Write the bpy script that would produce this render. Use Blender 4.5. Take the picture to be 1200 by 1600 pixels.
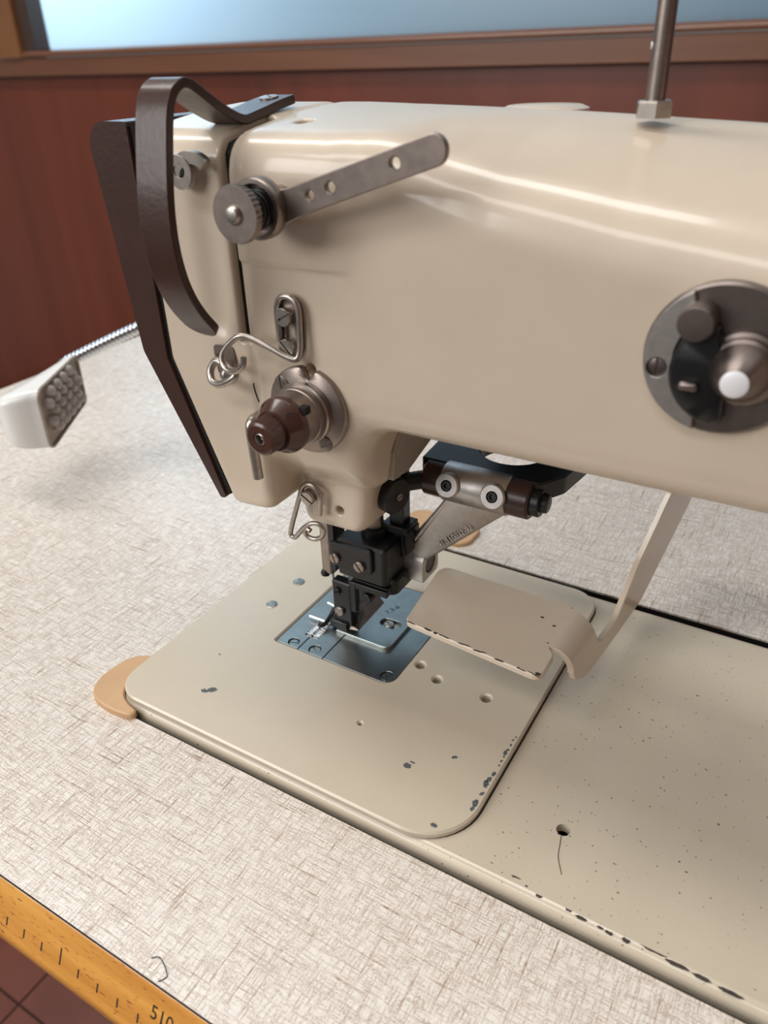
import bpy, bmesh, math, random
import numpy as np
from mathutils import Vector, Matrix

random.seed(7)
U = 0.00107            # metres per model unit (about one millimetre, set by the ruler on the table edge)
ZB = 0.80              # height of the machine bed above the floor, metres
scene = bpy.context.scene
for o in list(bpy.data.objects):
    bpy.data.objects.remove(o)
COL = scene.collection


def W(p):
    return Vector((p[0] * U, p[1] * U, p[2] * U + ZB))


# ------------------------------------------------------------------ camera
cam_d = bpy.data.cameras.new('camera')
cam = bpy.data.objects.new('camera', cam_d)
COL.objects.link(cam)
scene.camera = cam
FPX = 1219.02
cam_d.sensor_fit = 'VERTICAL'
cam_d.sensor_height = 36.0
cam_d.lens = FPX / 1600.0 * 36.0
cam_d.clip_start = 0.01
cam_d.clip_end = 30
vx = np.array([-1712., 158.]); vy = np.array([1451., 50.]); pc = np.array([600., 800.])


def _ray(p):
    return np.array([(p[0] - 600) / FPX, (p[1] - 800) / FPX, 1.0])


ex = -_ray(vx); ex /= np.linalg.norm(ex)
ey = _ray(vy); ey -= ex * (ex @ ey); ey /= np.linalg.norm(ey)
ez = np.cross(ex, ey)
Rm = np.array([ex, ey, ez])
right, up, back = Rm[:, 0], -Rm[:, 1], -Rm[:, 2]
M = Matrix.Identity(4)
for i in range(3):
    M[i][0], M[i][1], M[i][2] = right[i], up[i], back[i]
M.translation = W((0, 0, 250))
cam.matrix_world = M
cam_d.dof.use_dof = True
cam_d.dof.focus_distance = 0.34
cam_d.dof.aperture_fstop = 11.0

# ------------------------------------------------------------------ world, lights, exposure
world = bpy.data.worlds.new('room_light')
scene.world = world
world.use_nodes = True
bgn = world.node_tree.nodes['Background']
bgn.inputs[0].default_value = (1.0, 0.975, 0.945, 1)
bgn.inputs[1].default_value = 0.21
scene.view_settings.view_transform = 'Standard'
scene.view_settings.look = 'None'
scene.view_settings.gamma = 1.0
scene.view_settings.use_curve_mapping = False
scene.view_settings.exposure = -0.05


def area(name, loc, target, sx, sy, watts, col=(1, 1, 1)):
    d = bpy.data.lights.new(name, 'AREA')
    d.shape = 'RECTANGLE'; d.size = sx; d.size_y = sy; d.energy = watts; d.color = col
    o = bpy.data.objects.new(name, d); COL.objects.link(o)
    o.location = loc
    v = Vector(target) - Vector(loc)
    o.rotation_euler = v.to_track_quat('-Z', 'Y').to_euler()
    return o


# fluorescent ceiling rows
area('ceiling_tube_row', (-0.95, 0.35, 2.55), (-0.95, 0.36, 0), 1.8, 0.34, 22, (1.0, 0.98, 0.95))
area('ceiling_tube_row', (0.9, 0.75, 2.55), (0.9, 0.76, 0), 1.6, 0.30, 3.5, (1.0, 0.98, 0.95))
area('ceiling_tube_row', (-0.6, -1.1, 2.55), (-0.6, -1.09, 0), 2.0, 0.45, 21, (1.0, 0.97, 0.93))
# daylight from the room's own window, behind and left of the operator
area('room_window', (-1.75, -2.1, 2.0), (-0.1, 0.2, 0.95), 1.7, 1.2, 46, (1.0, 0.985, 0.97))
# daylight in the room beyond the frosted pane
area('room_daylight', (-1.62, 1.68, 1.65), (-1.6, 1.3, 1.6), 0.9, 0.8, 34, (0.93, 0.97, 1.0))

# ------------------------------------------------------------------ materials


def new_mat(name):
    m = bpy.data.materials.new(name)
    m.use_nodes = True
    nt = m.node_tree
    b = nt.nodes['Principled BSDF']
    return m, nt, b


def nd(nt, typ, **k):
    n = nt.nodes.new(typ)
    for a, v in k.items():
        setattr(n, a, v)
    return n


def coords(nt, scale=(1, 1, 1), rot=(0, 0, 0)):
    tc = nd(nt, 'ShaderNodeTexCoord')
    mp = nd(nt, 'ShaderNodeMapping')
    mp.inputs['Scale'].default_value = scale
    mp.inputs['Rotation'].default_value = rot
    nt.links.new(tc.outputs['Object'], mp.inputs['Vector'])
    return mp.outputs['Vector']


def noise(nt, vec, scale, detail=3, rough=0.5, dist=0.0):
    n = nd(nt, 'ShaderNodeTexNoise')
    n.inputs['Scale'].default_value = scale
    n.inputs['Detail'].default_value = detail
    n.inputs['Roughness'].default_value = rough
    n.inputs['Distortion'].default_value = dist
    nt.links.new(vec, n.inputs['Vector'])
    return n.outputs['Fac']


def ramp(nt, fac, stops):
    r = nd(nt, 'ShaderNodeValToRGB')
    el = r.color_ramp.elements
    while len(el) < len(stops):
        el.new(0.5)
    for e, (p, c) in zip(el, stops):
        e.position = p
        e.color = c if len(c) == 4 else (*c, 1)
    nt.links.new(fac, r.inputs['Fac'])
    return r.outputs['Color']


def bump(nt, b, fac, strength, dist):
    n = nd(nt, 'ShaderNodeBump')
    n.inputs['Strength'].default_value = strength
    n.inputs['Distance'].default_value = dist
    nt.links.new(fac, n.inputs['Height'])
    nt.links.new(n.outputs['Normal'], b.inputs['Normal'])


def srgb(r, g, b):
    f = lambda c: ((c / 255) / 12.92 if c / 255 <= 0.04045 else ((c / 255 + 0.055) / 1.055) ** 2.4)
    return (f(r), f(g), f(b), 1)


def simple(name, col, rough=0.4, metal=0.0, nscale=0, namp=0.12, bscale=0, bstr=0.1, bdist=0.0002, spec=0.5, coat=0.0):
    m, nt, b = new_mat(name)
    b.inputs['Roughness'].default_value = rough
    b.inputs['Metallic'].default_value = metal
    b.inputs['Specular IOR Level'].default_value = spec
    b.inputs['Coat Weight'].default_value = coat
    b.inputs['Coat Roughness'].default_value = 0.10
    b.inputs['Base Color'].default_value = col
    vec = None
    if nscale:
        vec = coords(nt)
        f = noise(nt, vec, nscale, 4, 0.6)
        lo = tuple(c * (1 - namp) for c in col[:3]); hi = tuple(min(1, c * (1 + namp)) for c in col[:3])
        c = ramp(nt, f, [(0.3, lo), (0.7, hi)])
        nt.links.new(c, b.inputs['Base Color'])
    if bscale:
        vec = vec or coords(nt)
        f = noise(nt, vec, bscale, 2, 0.5)
        bump(nt, b, f, bstr, bdist)
    return m


MT = {}
MT['cream'] = simple('cream_paint', srgb(207, 191, 171), 0.36, 0, 30, 0.03, 420, 0.20, 0.0002, 0.5, 0.45)
MT['cream_bed'] = None
MT['brown'] = simple('brown_hammered_paint', srgb(62, 39, 33), 0.34, 0, 60, 0.10, 420, 0.35, 0.0003, 0.4, 0.1)
MT['steel'] = simple('worn_steel', srgb(176, 168, 160), 0.34, 1.0, 250, 0.12, 900, 0.08, 0.0001)
MT['steel_bright'] = simple('bright_steel', srgb(238, 238, 238), 0.36, 1.0, 250, 0.06)
MT['steel_plate'] = simple('ground_steel_plate', srgb(160, 165, 163), 0.33, 1.0, 60, 0.14, 700, 0.06, 0.0001)
MT['steel_dark'] = simple('browned_steel', srgb(150, 138, 131), 0.40, 1.0, 220, 0.14, 700, 0.08, 0.0001)
MT['alu'] = simple('cast_aluminium', srgb(186, 180, 176), 0.42, 1.0, 300, 0.10, 800, 0.25, 0.0002)
MT['black'] = simple('black_oxide_steel', srgb(20, 20, 22), 0.36, 0.1, 120, 0.2, 600, 0.08, 0.0001)
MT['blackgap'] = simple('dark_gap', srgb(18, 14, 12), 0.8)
MT['bakelite'] = simple('brown_bakelite', srgb(74, 45, 38), 0.28, 0, 80, 0.08, 500, 0.05, 0.0001, 0.5, 0.2)
MT['tan'] = simple('tan_rubber', srgb(198, 160, 120), 0.5, 0, 60, 0.06, 300, 0.1, 0.0003)
MT['white'] = simple('white_plastic', srgb(226, 226, 224), 0.22, 0, 0, 0, 0)
MT['whitedot'] = simple('white_enamel', srgb(236, 236, 238), 0.3)
MT['chrome'] = simple('chrome', srgb(215, 220, 224), 0.12, 1.0)
MT['ledback'] = simple('taupe_led_board', srgb(150, 134, 120), 0.45)
MT['ink'] = simple('black_ink', srgb(26, 18, 14), 0.6)
MT['chip'] = simple('bare_grey_primer', srgb(92, 97, 100), 0.5, 0.2, 900, 0.35)
MT['chipdark'] = simple('dark_chipped_metal', srgb(70, 62, 55), 0.5, 0.2, 900, 0.35)
MT['plasticgrey'] = simple('grey_casting', srgb(158, 148, 136), 0.5, 0, 200, 0.12, 500, 0.2, 0.0002)
MT['tableleg'] = simple('black_steel_frame', srgb(32, 32, 34), 0.4)

# bed paint: cream with fine dark specks
m, nt, b = new_mat('cream_speckled_paint')
vec = coords(nt)
f = noise(nt, vec, 25, 3, 0.5)
base = ramp(nt, f, [(0.3, srgb(200, 188, 168)), (0.7, srgb(207, 195, 175))])
sp = noise(nt, vec, 620, 1, 0.4)
spm = ramp(nt, sp, [(0.725, (0, 0, 0)), (0.765, (1, 1, 1))])
mx = nd(nt, 'ShaderNodeMix', data_type='RGBA')
nt.links.new(spm, mx.inputs['Factor'])
nt.links.new(base, mx.inputs['A'])
mx.inputs['B'].default_value = srgb(112, 98, 82)
nt.links.new(mx.outputs['Result'], b.inputs['Base Color'])
b.inputs['Roughness'].default_value = 0.30
b.inputs['Coat Weight'].default_value = 0.3
b.inputs['Coat Roughness'].default_value = 0.12
bump(nt, b, noise(nt, vec, 420, 2, 0.5), 0.10, 0.0002)
MT['cream_bed'] = m
MT['cream_pad'] = simple('cream_pad_paint', srgb(205, 193, 173), 0.30, 0, 25, 0.025, 420, 0.08, 0.0002, 0.5, 0.3)
MT['gunmetal'] = simple('gunmetal', srgb(126, 115, 110), 0.40, 1.0, 220, 0.12, 700, 0.06, 0.0001)

# transparent LED lens
m, nt, b = new_mat('clear_led_epoxy')
b.inputs['Base Color'].default_value = (0.70, 0.63, 0.59, 1)
b.inputs['Roughness'].default_value = 0.06
b.inputs['Transmission Weight'].default_value = 0.55
b.inputs['IOR'].default_value = 1.45
MT['led'] = m

# linen laminate of the table top
m, nt, b = new_mat('linen_print_laminate')
tc = nd(nt, 'ShaderNodeTexCoord')


def streak(scale, lo, hi, rotz=0.0):
    mp = nd(nt, 'ShaderNodeMapping')
    mp.inputs['Scale'].default_value = scale
    mp.inputs['Rotation'].default_value = (0, 0, rotz)
    nt.links.new(tc.outputs['Object'], mp.inputs['Vector'])
    return ramp(nt, noise(nt, mp.outputs['Vector'], 1.0, 2.5, 0.55), [(lo, (0, 0, 0)), (hi, (1, 1, 1))])


sx = streak((120, 1400, 1), 0.45, 0.60)
sy = streak((1400, 130, 1), 0.45, 0.60, 0.03)
bx_ = streak((34, 1100, 1), 0.62, 0.67)
by_ = streak((1100, 36, 1), 0.62, 0.67, 0.03)


def mixc(t, a, c, fac=1.0):
    n = nd(nt, 'ShaderNodeMix', data_type='RGBA', blend_type=t)
    n.inputs['Factor'].default_value = fac
    nt.links.new(a, n.inputs['A']); nt.links.new(c, n.inputs['B'])
    return n.outputs['Result']


weave = mixc('LIGHTEN', sx, sy, 1.0)
speck = ramp(nt, noise(nt, tc.outputs['Object'], 1500, 2, 0.6), [(0.32, (0.10, 0.10, 0.10)), (0.60, (1, 1, 1))])
weave = mixc('MULTIPLY', weave, speck, 1.0)
patch = ramp(nt, noise(nt, tc.outputs['Object'], 16, 3, 0.6), [(0.35, (0.58, 0.58, 0.58)), (0.65, (0.72, 0.72, 0.72))])
weave = mixc('MULTIPLY', weave, patch, 1.0)
longl = mixc('MULTIPLY', mixc('LIGHTEN', bx_, by_, 1.0), ramp(nt, noise(nt, tc.outputs['Object'], 500, 2, 0.5), [(0.3, (0.35, 0.35, 0.35)), (0.6, (0.9, 0.9, 0.9))]), 1.0)
cross = mixc('LIGHTEN', weave, longl, 1.0)
colr = nd(nt, 'ShaderNodeMix', data_type='RGBA')
nt.links.new(cross, colr.inputs['Factor'])
colr.inputs['A'].default_value = srgb(233, 227, 219)
colr.inputs['B'].default_value = srgb(148, 118, 92)
nt.links.new(colr.outputs['Result'], b.inputs['Base Color'])
b.inputs['Roughness'].default_value = 0.27
bump(nt, b, cross, 0.22, -0.0002)
MT['linen'] = m

# beech edge
m, nt, b = new_mat('varnished_beech')
v = coords(nt, (12, 160, 160))
g = ramp(nt, noise(nt, v, 1.0, 4, 0.6), [(0.3, srgb(196, 128, 48)), (0.7, srgb(226, 164, 76))])
v2 = coords(nt, (260, 1500, 1500))
fl = ramp(nt, noise(nt, v2, 1.0, 2, 0.5), [(0.63, (0, 0, 0)), (0.72, (1, 1, 1))])
mx = nd(nt, 'ShaderNodeMix', data_type='RGBA')
nt.links.new(fl, mx.inputs['Factor']); nt.links.new(g, mx.inputs['A'])
mx.inputs['B'].default_value = srgb(140, 82, 28)
nt.links.new(mx.outputs['Result'], b.inputs['Base Color'])
b.inputs['Roughness'].default_value = 0.3
b.inputs['Coat Weight'].default_value = 0.4
MT['beech'] = m

# wall wood
def wallwood(name, c1, c2, vertical=True, rough=0.35):
    m, nt, b = new_mat(name)
    v = coords(nt, (9, 9, 0.7) if vertical else (0.7, 9, 9))
    g = ramp(nt, noise(nt, v, 1.0, 5, 0.6, 0.6), [(0.3, c1), (0.7, c2)])
    nt.links.new(g, b.inputs['Base Color'])
    b.inputs['Roughness'].default_value = rough
    b.inputs['Coat Weight'].default_value = 0.2
    return m


MT['wallwood'] = wallwood('reddish_veneer', srgb(94, 42, 26), srgb(116, 55, 35))
MT['trimwood'] = wallwood('brown_oak_trim', srgb(98, 60, 42), srgb(124, 82, 58), False)
MT['postwood'] = wallwood('oak_post', srgb(112, 72, 42), srgb(136, 90, 54))
MT['revealwood'] = simple('dark_reveal', srgb(64, 48, 42), 0.5)
MT['floortile'] = simple('dark_red_tile', srgb(110, 58, 44), 0.35, 0, 14, 0.18)
MT['grout'] = simple('dark_grout', srgb(58, 34, 28), 0.8)
MT['plaster'] = simple('white_plaster', srgb(225, 222, 216), 0.7)

m, nt, b = new_mat('frosted_glass')
nt.nodes.remove(b)
outn = nt.nodes['Material Output']
tr = nd(nt, 'ShaderNodeBsdfTranslucent'); tr.inputs[0].default_value = (0.68, 0.80, 0.88, 1)
df = nd(nt, 'ShaderNodeBsdfDiffuse'); df.inputs[0].default_value = (0.20, 0.34, 0.46, 1)
gl = nd(nt, 'ShaderNodeBsdfGlossy'); gl.inputs['Roughness'].default_value = 0.25
m1 = nd(nt, 'ShaderNodeMixShader'); m1.inputs[0].default_value = 0.35
nt.links.new(tr.outputs[0], m1.inputs[1]); nt.links.new(df.outputs[0], m1.inputs[2])
m2 = nd(nt, 'ShaderNodeMixShader'); m2.inputs[0].default_value = 0.06
nt.links.new(m1.outputs[0], m2.inputs[1]); nt.links.new(gl.outputs[0], m2.inputs[2])
nt.links.new(m2.outputs[0], outn.inputs[0])
MT['frost'] = m

# ------------------------------------------------------------------ geometry helpers (all in model units)
ORG = {}


def root(name, at, label, cat, group=None):
    o = bpy.data.objects.new(name, None)
    o.empty_display_size = 0.02
    COL.objects.link(o)
    o.location = W(at)
    ORG[o.name] = at
    o['label'] = label; o['category'] = cat
    if group:
        o['group'] = group
    return o


def link_mesh(name, verts, faces, mat, parent=None, smooth=40, bevel=0, bseg=2, kind=None, label=None):
    me = bpy.data.meshes.new(name)
    org = ORG[parent.name] if parent else (0, 0, 0)
    if parent:
        vs = [((v[0] - org[0]) * U, (v[1] - org[1]) * U, (v[2] - org[2]) * U) for v in verts]
    else:
        c = np.array(verts, float)
        org = (float(c[:, 0].mean()), float(c[:, 1].mean()), float(c[:, 2].min()))
        vs = [((v[0] - org[0]) * U, (v[1] - org[1]) * U, (v[2] - org[2]) * U) for v in verts]
    me.from_pydata(vs, [], [tuple(int(i) for i in f) for f in faces])
    me.validate()
    bm = bmesh.new(); bm.from_mesh(me)
    bmesh.ops.remove_doubles(bm, verts=bm.verts, dist=1e-7)
    bmesh.ops.recalc_face_normals(bm, faces=bm.faces)
    bm.to_mesh(me); bm.free()
    if smooth:
        me.shade_smooth()
        me.set_sharp_from_angle(angle=math.radians(smooth))
    o = bpy.data.objects.new(name, me)
    COL.objects.link(o)
    me.materials.append(MT[mat] if isinstance(mat, str) else mat)
    if parent:
        o.parent = parent
        ORG[o.name] = ORG[parent.name]
    else:
        o.location = W(org)
        ORG[o.name] = org
    if bevel:
        md = o.modifiers.new('bevel', 'BEVEL')
        md.width = bevel * U; md.segments = bseg; md.limit_method = 'ANGLE'; md.angle_limit = math.radians(35)
        md.harden_normals = False
    if kind:
        o['kind'] = kind
    if label:
        o['label'] = label
    return o


def frame(axis):
    w = Vector(axis).normalized()
    h = Vector((0, 0, 1)) if abs(w.z) < 0.9 else Vector((1, 0, 0))
    u = h.cross(w).normalized()
    v = w.cross(u)
    return u, v, w


class MB:
    def __init__(s):
        s.v = []; s.f = []

    def add(s, vs, fs):
        n = len(s.v)
        s.v += [tuple(x) for x in vs]
        s.f += [tuple(i + n for i in f) for f in fs]
        return s

    def box(s, x0, x1, y0, y1, z0, z1):
        vs = [(x, y, z) for z in (z0, z1) for y in (y0, y1) for x in (x0, x1)]
        return s.add(vs, [(0, 2, 3, 1), (4, 5, 7, 6), (0, 1, 5, 4), (2, 6, 7, 3), (0, 4, 6, 2), (1, 3, 7, 5)])

    def lathe(s, prof, o, axis, n=32, a0=0.0, knurl=None):
        """prof: (distance along axis, radius) list; closed with caps where radius > 0"""
        u, v, w = frame(axis)
        o = Vector(o)
        rings = []
        vs = []
        for (d, r) in prof:
            if r <= 1e-6:
                rings.append([len(vs)]); vs.append(o + w * d)
            else:
                ring = []
                for k in range(n):
                    a = a0 + 2 * math.pi * k / n
                    rr = r
                    if knurl and r in knurl:
                        rr = r * (1.0 if k % 2 else 0.955)
                    ring.append(len(vs)); vs.append(o + w * d + (u * math.cos(a) + v * math.sin(a)) * rr)
                rings.append(ring)
        fs = []
        for A, B in zip(rings[:-1], rings[1:]):
            if len(A) == 1 and len(B) == 1:
                continue
            for k in range(n):
                k2 = (k + 1) % n
                if len(A) == 1:
                    fs.append((A[0], B[k], B[k2]))
                elif len(B) == 1:
                    fs.append((A[k], B[0], A[k2]))
                else:
                    fs.append((A[k], B[k], B[k2], A[k2]))
        if len(rings[0]) > 1:
            fs.append(tuple(rings[0]))
        if len(rings[-1]) > 1:
            fs.append(tuple(reversed(rings[-1])))
        return s.add(vs, fs)

    def cyl(s, p0, p1, r, n=24, ch=0.0):
        p0 = Vector(p0); p1 = Vector(p1); L = (p1 - p0).length
        pr = [(0, r - ch), (ch, r), (L - ch, r), (L, r - ch)] if ch else [(0, r), (L, r)]
        return s.lathe(pr, p0, p1 - p0, n)

    def tube(s, path, r, n=12, sub=4, closed=False, rads=None):
        P = [Vector(p) for p in path]
        if sub > 1:
            Q = []; RR = []
            m_ = len(P)
            segs = m_ if closed else m_ - 1
            for i in range(segs):
                p0 = P[i - 1] if (i > 0 or closed) else P[i]
                p1 = P[i]; p2 = P[(i + 1) % m_]
                p3 = P[(i + 2) % m_] if (i + 2 < m_ or closed) else p2
                for k in range(sub):
                    t = k / sub
                    Q.append(0.5 * ((2 * p1) + (p2 - p0) * t + (2 * p0 - 5 * p1 + 4 * p2 - p3) * t * t + (3 * p1 - p0 - 3 * p2 + p3) * t ** 3))
                    if rads:
                        RR.append(rads[i] * (1 - t) + rads[(i + 1) % m_] * t)
            if not closed:
                Q.append(P[-1])
                if rads:
                    RR.append(rads[-1])
            P = Q
        else:
            RR = rads
        nrm = None; vs = []; m_ = len(P)
        for i, p in enumerate(P):
            t = (P[(i + 1) % m_] - P[i - 1]) if (closed or 0 < i < m_ - 1) else (P[1] - P[0] if i == 0 else P[-1] - P[-2])
            t.normalize()
            if nrm is None:
                nrm = frame(t)[0]
            nrm = (nrm - t * nrm.dot(t)).normalized()
            bn = t.cross(nrm)
            rr = RR[i] if rads else r
            for k in range(n):
                a = 2 * math.pi * k / n
                vs.append(p + (nrm * math.cos(a) + bn * math.sin(a)) * rr)
        fs = []
        for i in range(m_ if closed else m_ - 1):
            for k in range(n):
                j = (i + 1) % m_
                fs.append((i * n + k, i * n + (k + 1) % n, j * n + (k + 1) % n, j * n + k))
        if not closed:
            fs.append(tuple(range(n - 1, -1, -1)))
            fs.append(tuple((m_ - 1) * n + k for k in range(n)))
        return s.add(vs, fs)

    def plate(s, outer, holes, z0, z1, bev=0.0, xf=None, bottom=True):
        """flat plate with holes; polygons in local uv, thickness z0..z1; xf maps (u,v,z) to a point"""
        xf = xf or (lambda u, v, z: (u, v, z))
        bm = bmesh.new()

        def area2(P):
            return sum(P[i][0] * P[(i + 1) % len(P)][1] - P[(i + 1) % len(P)][0] * P[i][1] for i in range(len(P)))

        def inset(P, d):
            n = len(P); out = []
            for i in range(n):
                a = Vector(P[i - 1]); b = Vector(P[i]); c = Vector(P[(i + 1) % n])
                e1 = (b - a).normalized(); e2 = (c - b).normalized()
                n1 = Vector((-e1.y, e1.x)); n2 = Vector((-e2.y, e2.x))
                k = n1 + n2
                if k.length < 1e-6:
                    k = n1
                k = k / max(0.35, (1 + n1.dot(n2)))
                out.append((b.x + k.x * d, b.y + k.y * d))
            return out
        loops = [list(outer)] + [list(h) for h in holes]
        if area2(loops[0]) < 0:
            loops[0].reverse()
        for i in range(1, len(loops)):
            if area2(loops[i]) > 0:
                loops[i].reverse()
        te = []; be = []
        for L in loops:
            n = len(L)
            T = inset(L, bev) if bev else L
            r0 = [bm.verts.new((x, y, z0)) for x, y in L]
            rings = [r0]
            if bev:
                rings.append([bm.verts.new((x, y, z1 - bev)) for x, y in L])
            rings.append([bm.verts.new((x, y, z1)) for x, y in T])
            for A, B in zip(rings[:-1], rings[1:]):
                for k in range(n):
                    bm.faces.new((A[k], A[(k + 1) % n], B[(k + 1) % n], B[k]))
            for k in range(n):
                e = bm.edges.get((rings[-1][k], rings[-1][(k + 1) % n])); te.append(e)
                e = bm.edges.get((r0[k], r0[(k + 1) % n])); be.append(e)
        bmesh.ops.triangle_fill(bm, use_beauty=True, use_dissolve=False, edges=te)
        if bottom:
            bmesh.ops.triangle_fill(bm, use_beauty=True, use_dissolve=False, edges=be)
        bm.verts.index_update()
        vs = [xf(*v.co) for v in bm.verts]
        fs = [tuple(v.index for v in f.verts) for f in bm.faces]
        bm.free()
        return s.add(vs, fs)

    def strip(s, path, half, normal_hint, th, xs):
        """ribbon of constant width in x: path is (y,z) centre line, thickness th; xs = list of (x0,x1) per point"""
        n = len(path); vs = []
        for i, (y, z) in enumerate(path):
            a = path[max(0, i - 1)]; c = path[min(n - 1, i + 1)]
            t = Vector((c[0] - a[0], c[1] - a[1])).normalized()
            nn = Vector((-t.y, t.x)) * th / 2
            x0, x1 = xs[i]
            vs += [(x0, y + nn.x, z + nn.y), (x1, y + nn.x, z + nn.y), (x1, y - nn.x, z - nn.y), (x0, y - nn.x, z - nn.y)]
        fs = []
        for i in range(n - 1):
            for k in range(4):
                fs.append((i * 4 + k, i * 4 + (k + 1) % 4, (i + 1) * 4 + (k + 1) % 4, (i + 1) * 4 + k))
        fs.append((3, 2, 1, 0)); e = (n - 1) * 4
        fs.append((e, e + 1, e + 2, e + 3))
        return s.add(vs, fs)

    def screw(s, c, axis, r, h, ang=0.5, slot=0.9, dome=0.0):
        """slotted head: base disc plus two half discs either side of a real slot"""
        u, v, w = frame(axis)
        c = Vector(c)
        s.lathe([(0, r), (h * 0.45, r)], c, w, 28)
        ca, sa = math.cos(ang), math.sin(ang)
        for sg in (-1, 1):
            y0 = slot / 2
            a0 = math.asin(y0 / r); pts = []
            for k in range(13):
                a = a0 + (math.pi - 2 * a0) * k / 12
                pts.append((r * math.cos(a), sg * r * math.sin(a)))
            vs = []
            for (hh, sc) in ((h * 0.45, 1), (h * 0.8, 1), (h, 0.88)):
                for (px, py) in pts:
                    qx, qy = px * sc, py * sc if sc == 1 else sg * max(y0, abs(py) * sc)
                    X = qx * ca - qy * sa; Y = qx * sa + qy * ca
                    vs.append(c + u * X + v * Y + w * (hh + dome * (1 - (qx * qx + qy * qy) / (r * r)) * (1 if hh == h else 0)))
            n = len(pts); fs = []
            for j in range(2):
                for k in range(n):
                    fs.append((j * n + k, j * n + (k + 1) % n, (j + 1) * n + (k + 1) % n, (j + 1) * n + k))
            fs.append(tuple(2 * n + k for k in range(n)))
            s.add(vs, fs)
        return s

    def build(s, name, mat, parent=None, **k):
        return link_mesh(name, s.v, s.f, mat, parent, **k)


def circ(cx, cy, r, n=24, ry=None):
    ry = ry or r
    return [(cx + r * math.cos(2 * math.pi * k / n), cy + ry * math.sin(2 * math.pi * k / n)) for k in range(n)]


def rpoly(pts, rads, n=8):
    """rounded polygon"""
    out = []
    N = len(pts)
    if not isinstance(rads, (list, tuple)):
        rads = [rads] * N
    for i in range(N):
        p = Vector(pts[i]); a = Vector(pts[i - 1]); b = Vector(pts[(i + 1) % N]); r = rads[i]
        if r <= 0:
            out.append(tuple(p)); continue
        d1 = (a - p).normalized(); d2 = (b - p).normalized()
        ang = math.acos(max(-1, min(1, d1.dot(d2))))
        t = min(r / math.tan(ang / 2), (a - p).length * 0.49, (b - p).length * 0.49)
        rr = t * math.tan(ang / 2)
        c = p + (d1 + d2).normalized() * (rr / math.sin(ang / 2))
        s1 = p + d1 * t; s2 = p + d2 * t
        a1 = math.atan2(s1.y - c.y, s1.x - c.x); a2 = math.atan2(s2.y - c.y, s2.x - c.x)
        da = (a2 - a1 + math.pi) % (2 * math.pi) - math.pi
        for k in range(n + 1):
            q = a1 + da * k / n
            out.append((c.x + rr * math.cos(q), c.y + rr * math.sin(q)))
    return out


def rrect(x0, x1, y0, y1, r, n=8):
    return rpoly([(x0, y0), (x1, y0), (x1, y1), (x0, y1)], r, n)


def stadium(x0, y0, x1, y1, r, n=10):
    d = math.atan2(y1 - y0, x1 - x0); out = []
    for k in range(n + 1):
        a = d - math.pi / 2 + math.pi * k / n
        out.append((x1 + r * math.cos(a), y1 + r * math.sin(a)))
    for k in range(n + 1):
        a = d + math.pi / 2 + math.pi * k / n
        out.append((x0 + r * math.cos(a), y0 + r * math.sin(a)))
    return out


XZ = lambda yv: (lambda u, v, z: (u, yv - z, v))       # plate in the xz plane, thickness towards -y (operator)


def text_mesh(body, size, depth=0.0):
    cu = bpy.data.curves.new('lettering', 'FONT')
    cu.body = body; cu.size = size; cu.extrude = depth; cu.resolution_u = 3
    cu.align_x = 'CENTER'
    o = bpy.data.objects.new('lettering', cu)
    COL.objects.link(o)
    dg = bpy.context.evaluated_depsgraph_get()
    me = bpy.data.meshes.new_from_object(o.evaluated_get(dg))
    bpy.data.objects.remove(o)
    vs = [tuple(v.co) for v in me.vertices]; fs = [tuple(p.vertices) for p in me.polygons]
    bpy.data.meshes.remove(me)
    return vs, fs


def lettering(name, body, size, depth, o, ux, uy, mat, parent):
    vs, fs = text_mesh(body, size, depth)
    o = Vector(o); ux = Vector(ux).normalized(); uy = Vector(uy).normalized(); uz = ux.cross(uy)
    return link_mesh(name, [o + ux * v[0] + uy * v[1] + uz * v[2] for v in vs], fs, mat, parent, smooth=0)


def structure(o):
    o['kind'] = 'structure'
    return o


# ================================================================== THE SETTING
FL = -ZB / U
fl = MB().box(-2600, 1500, -1500, 1240, FL - 40, FL - 2.0).build('floor', 'grout', None, smooth=0)
structure(fl)
tile_me = None
TS = 220.0
for i in range(-6, 4):
    for j in range(-3, 5):
        x0 = -677 + i * TS; y0 = 200.5 + j * TS
        if y0 + TS > 1200:
            continue
        if tile_me is None:
            t = MB().box(-677 + i * TS + 1.5, -677 + (i + 1) * TS - 1.5, 200.5 + j * TS + 1.5, 200.5 + (j + 1) * TS - 1.5, FL - 3, FL).build('tile', 'floortile', fl, smooth=0)
            tile_me = t; ti, tj = i, j
        else:
            t = tile_me.copy(); COL.objects.link(t); t.parent = fl
            t.location = ((i - ti) * TS * U, (j - tj) * TS * U, 0)

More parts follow.
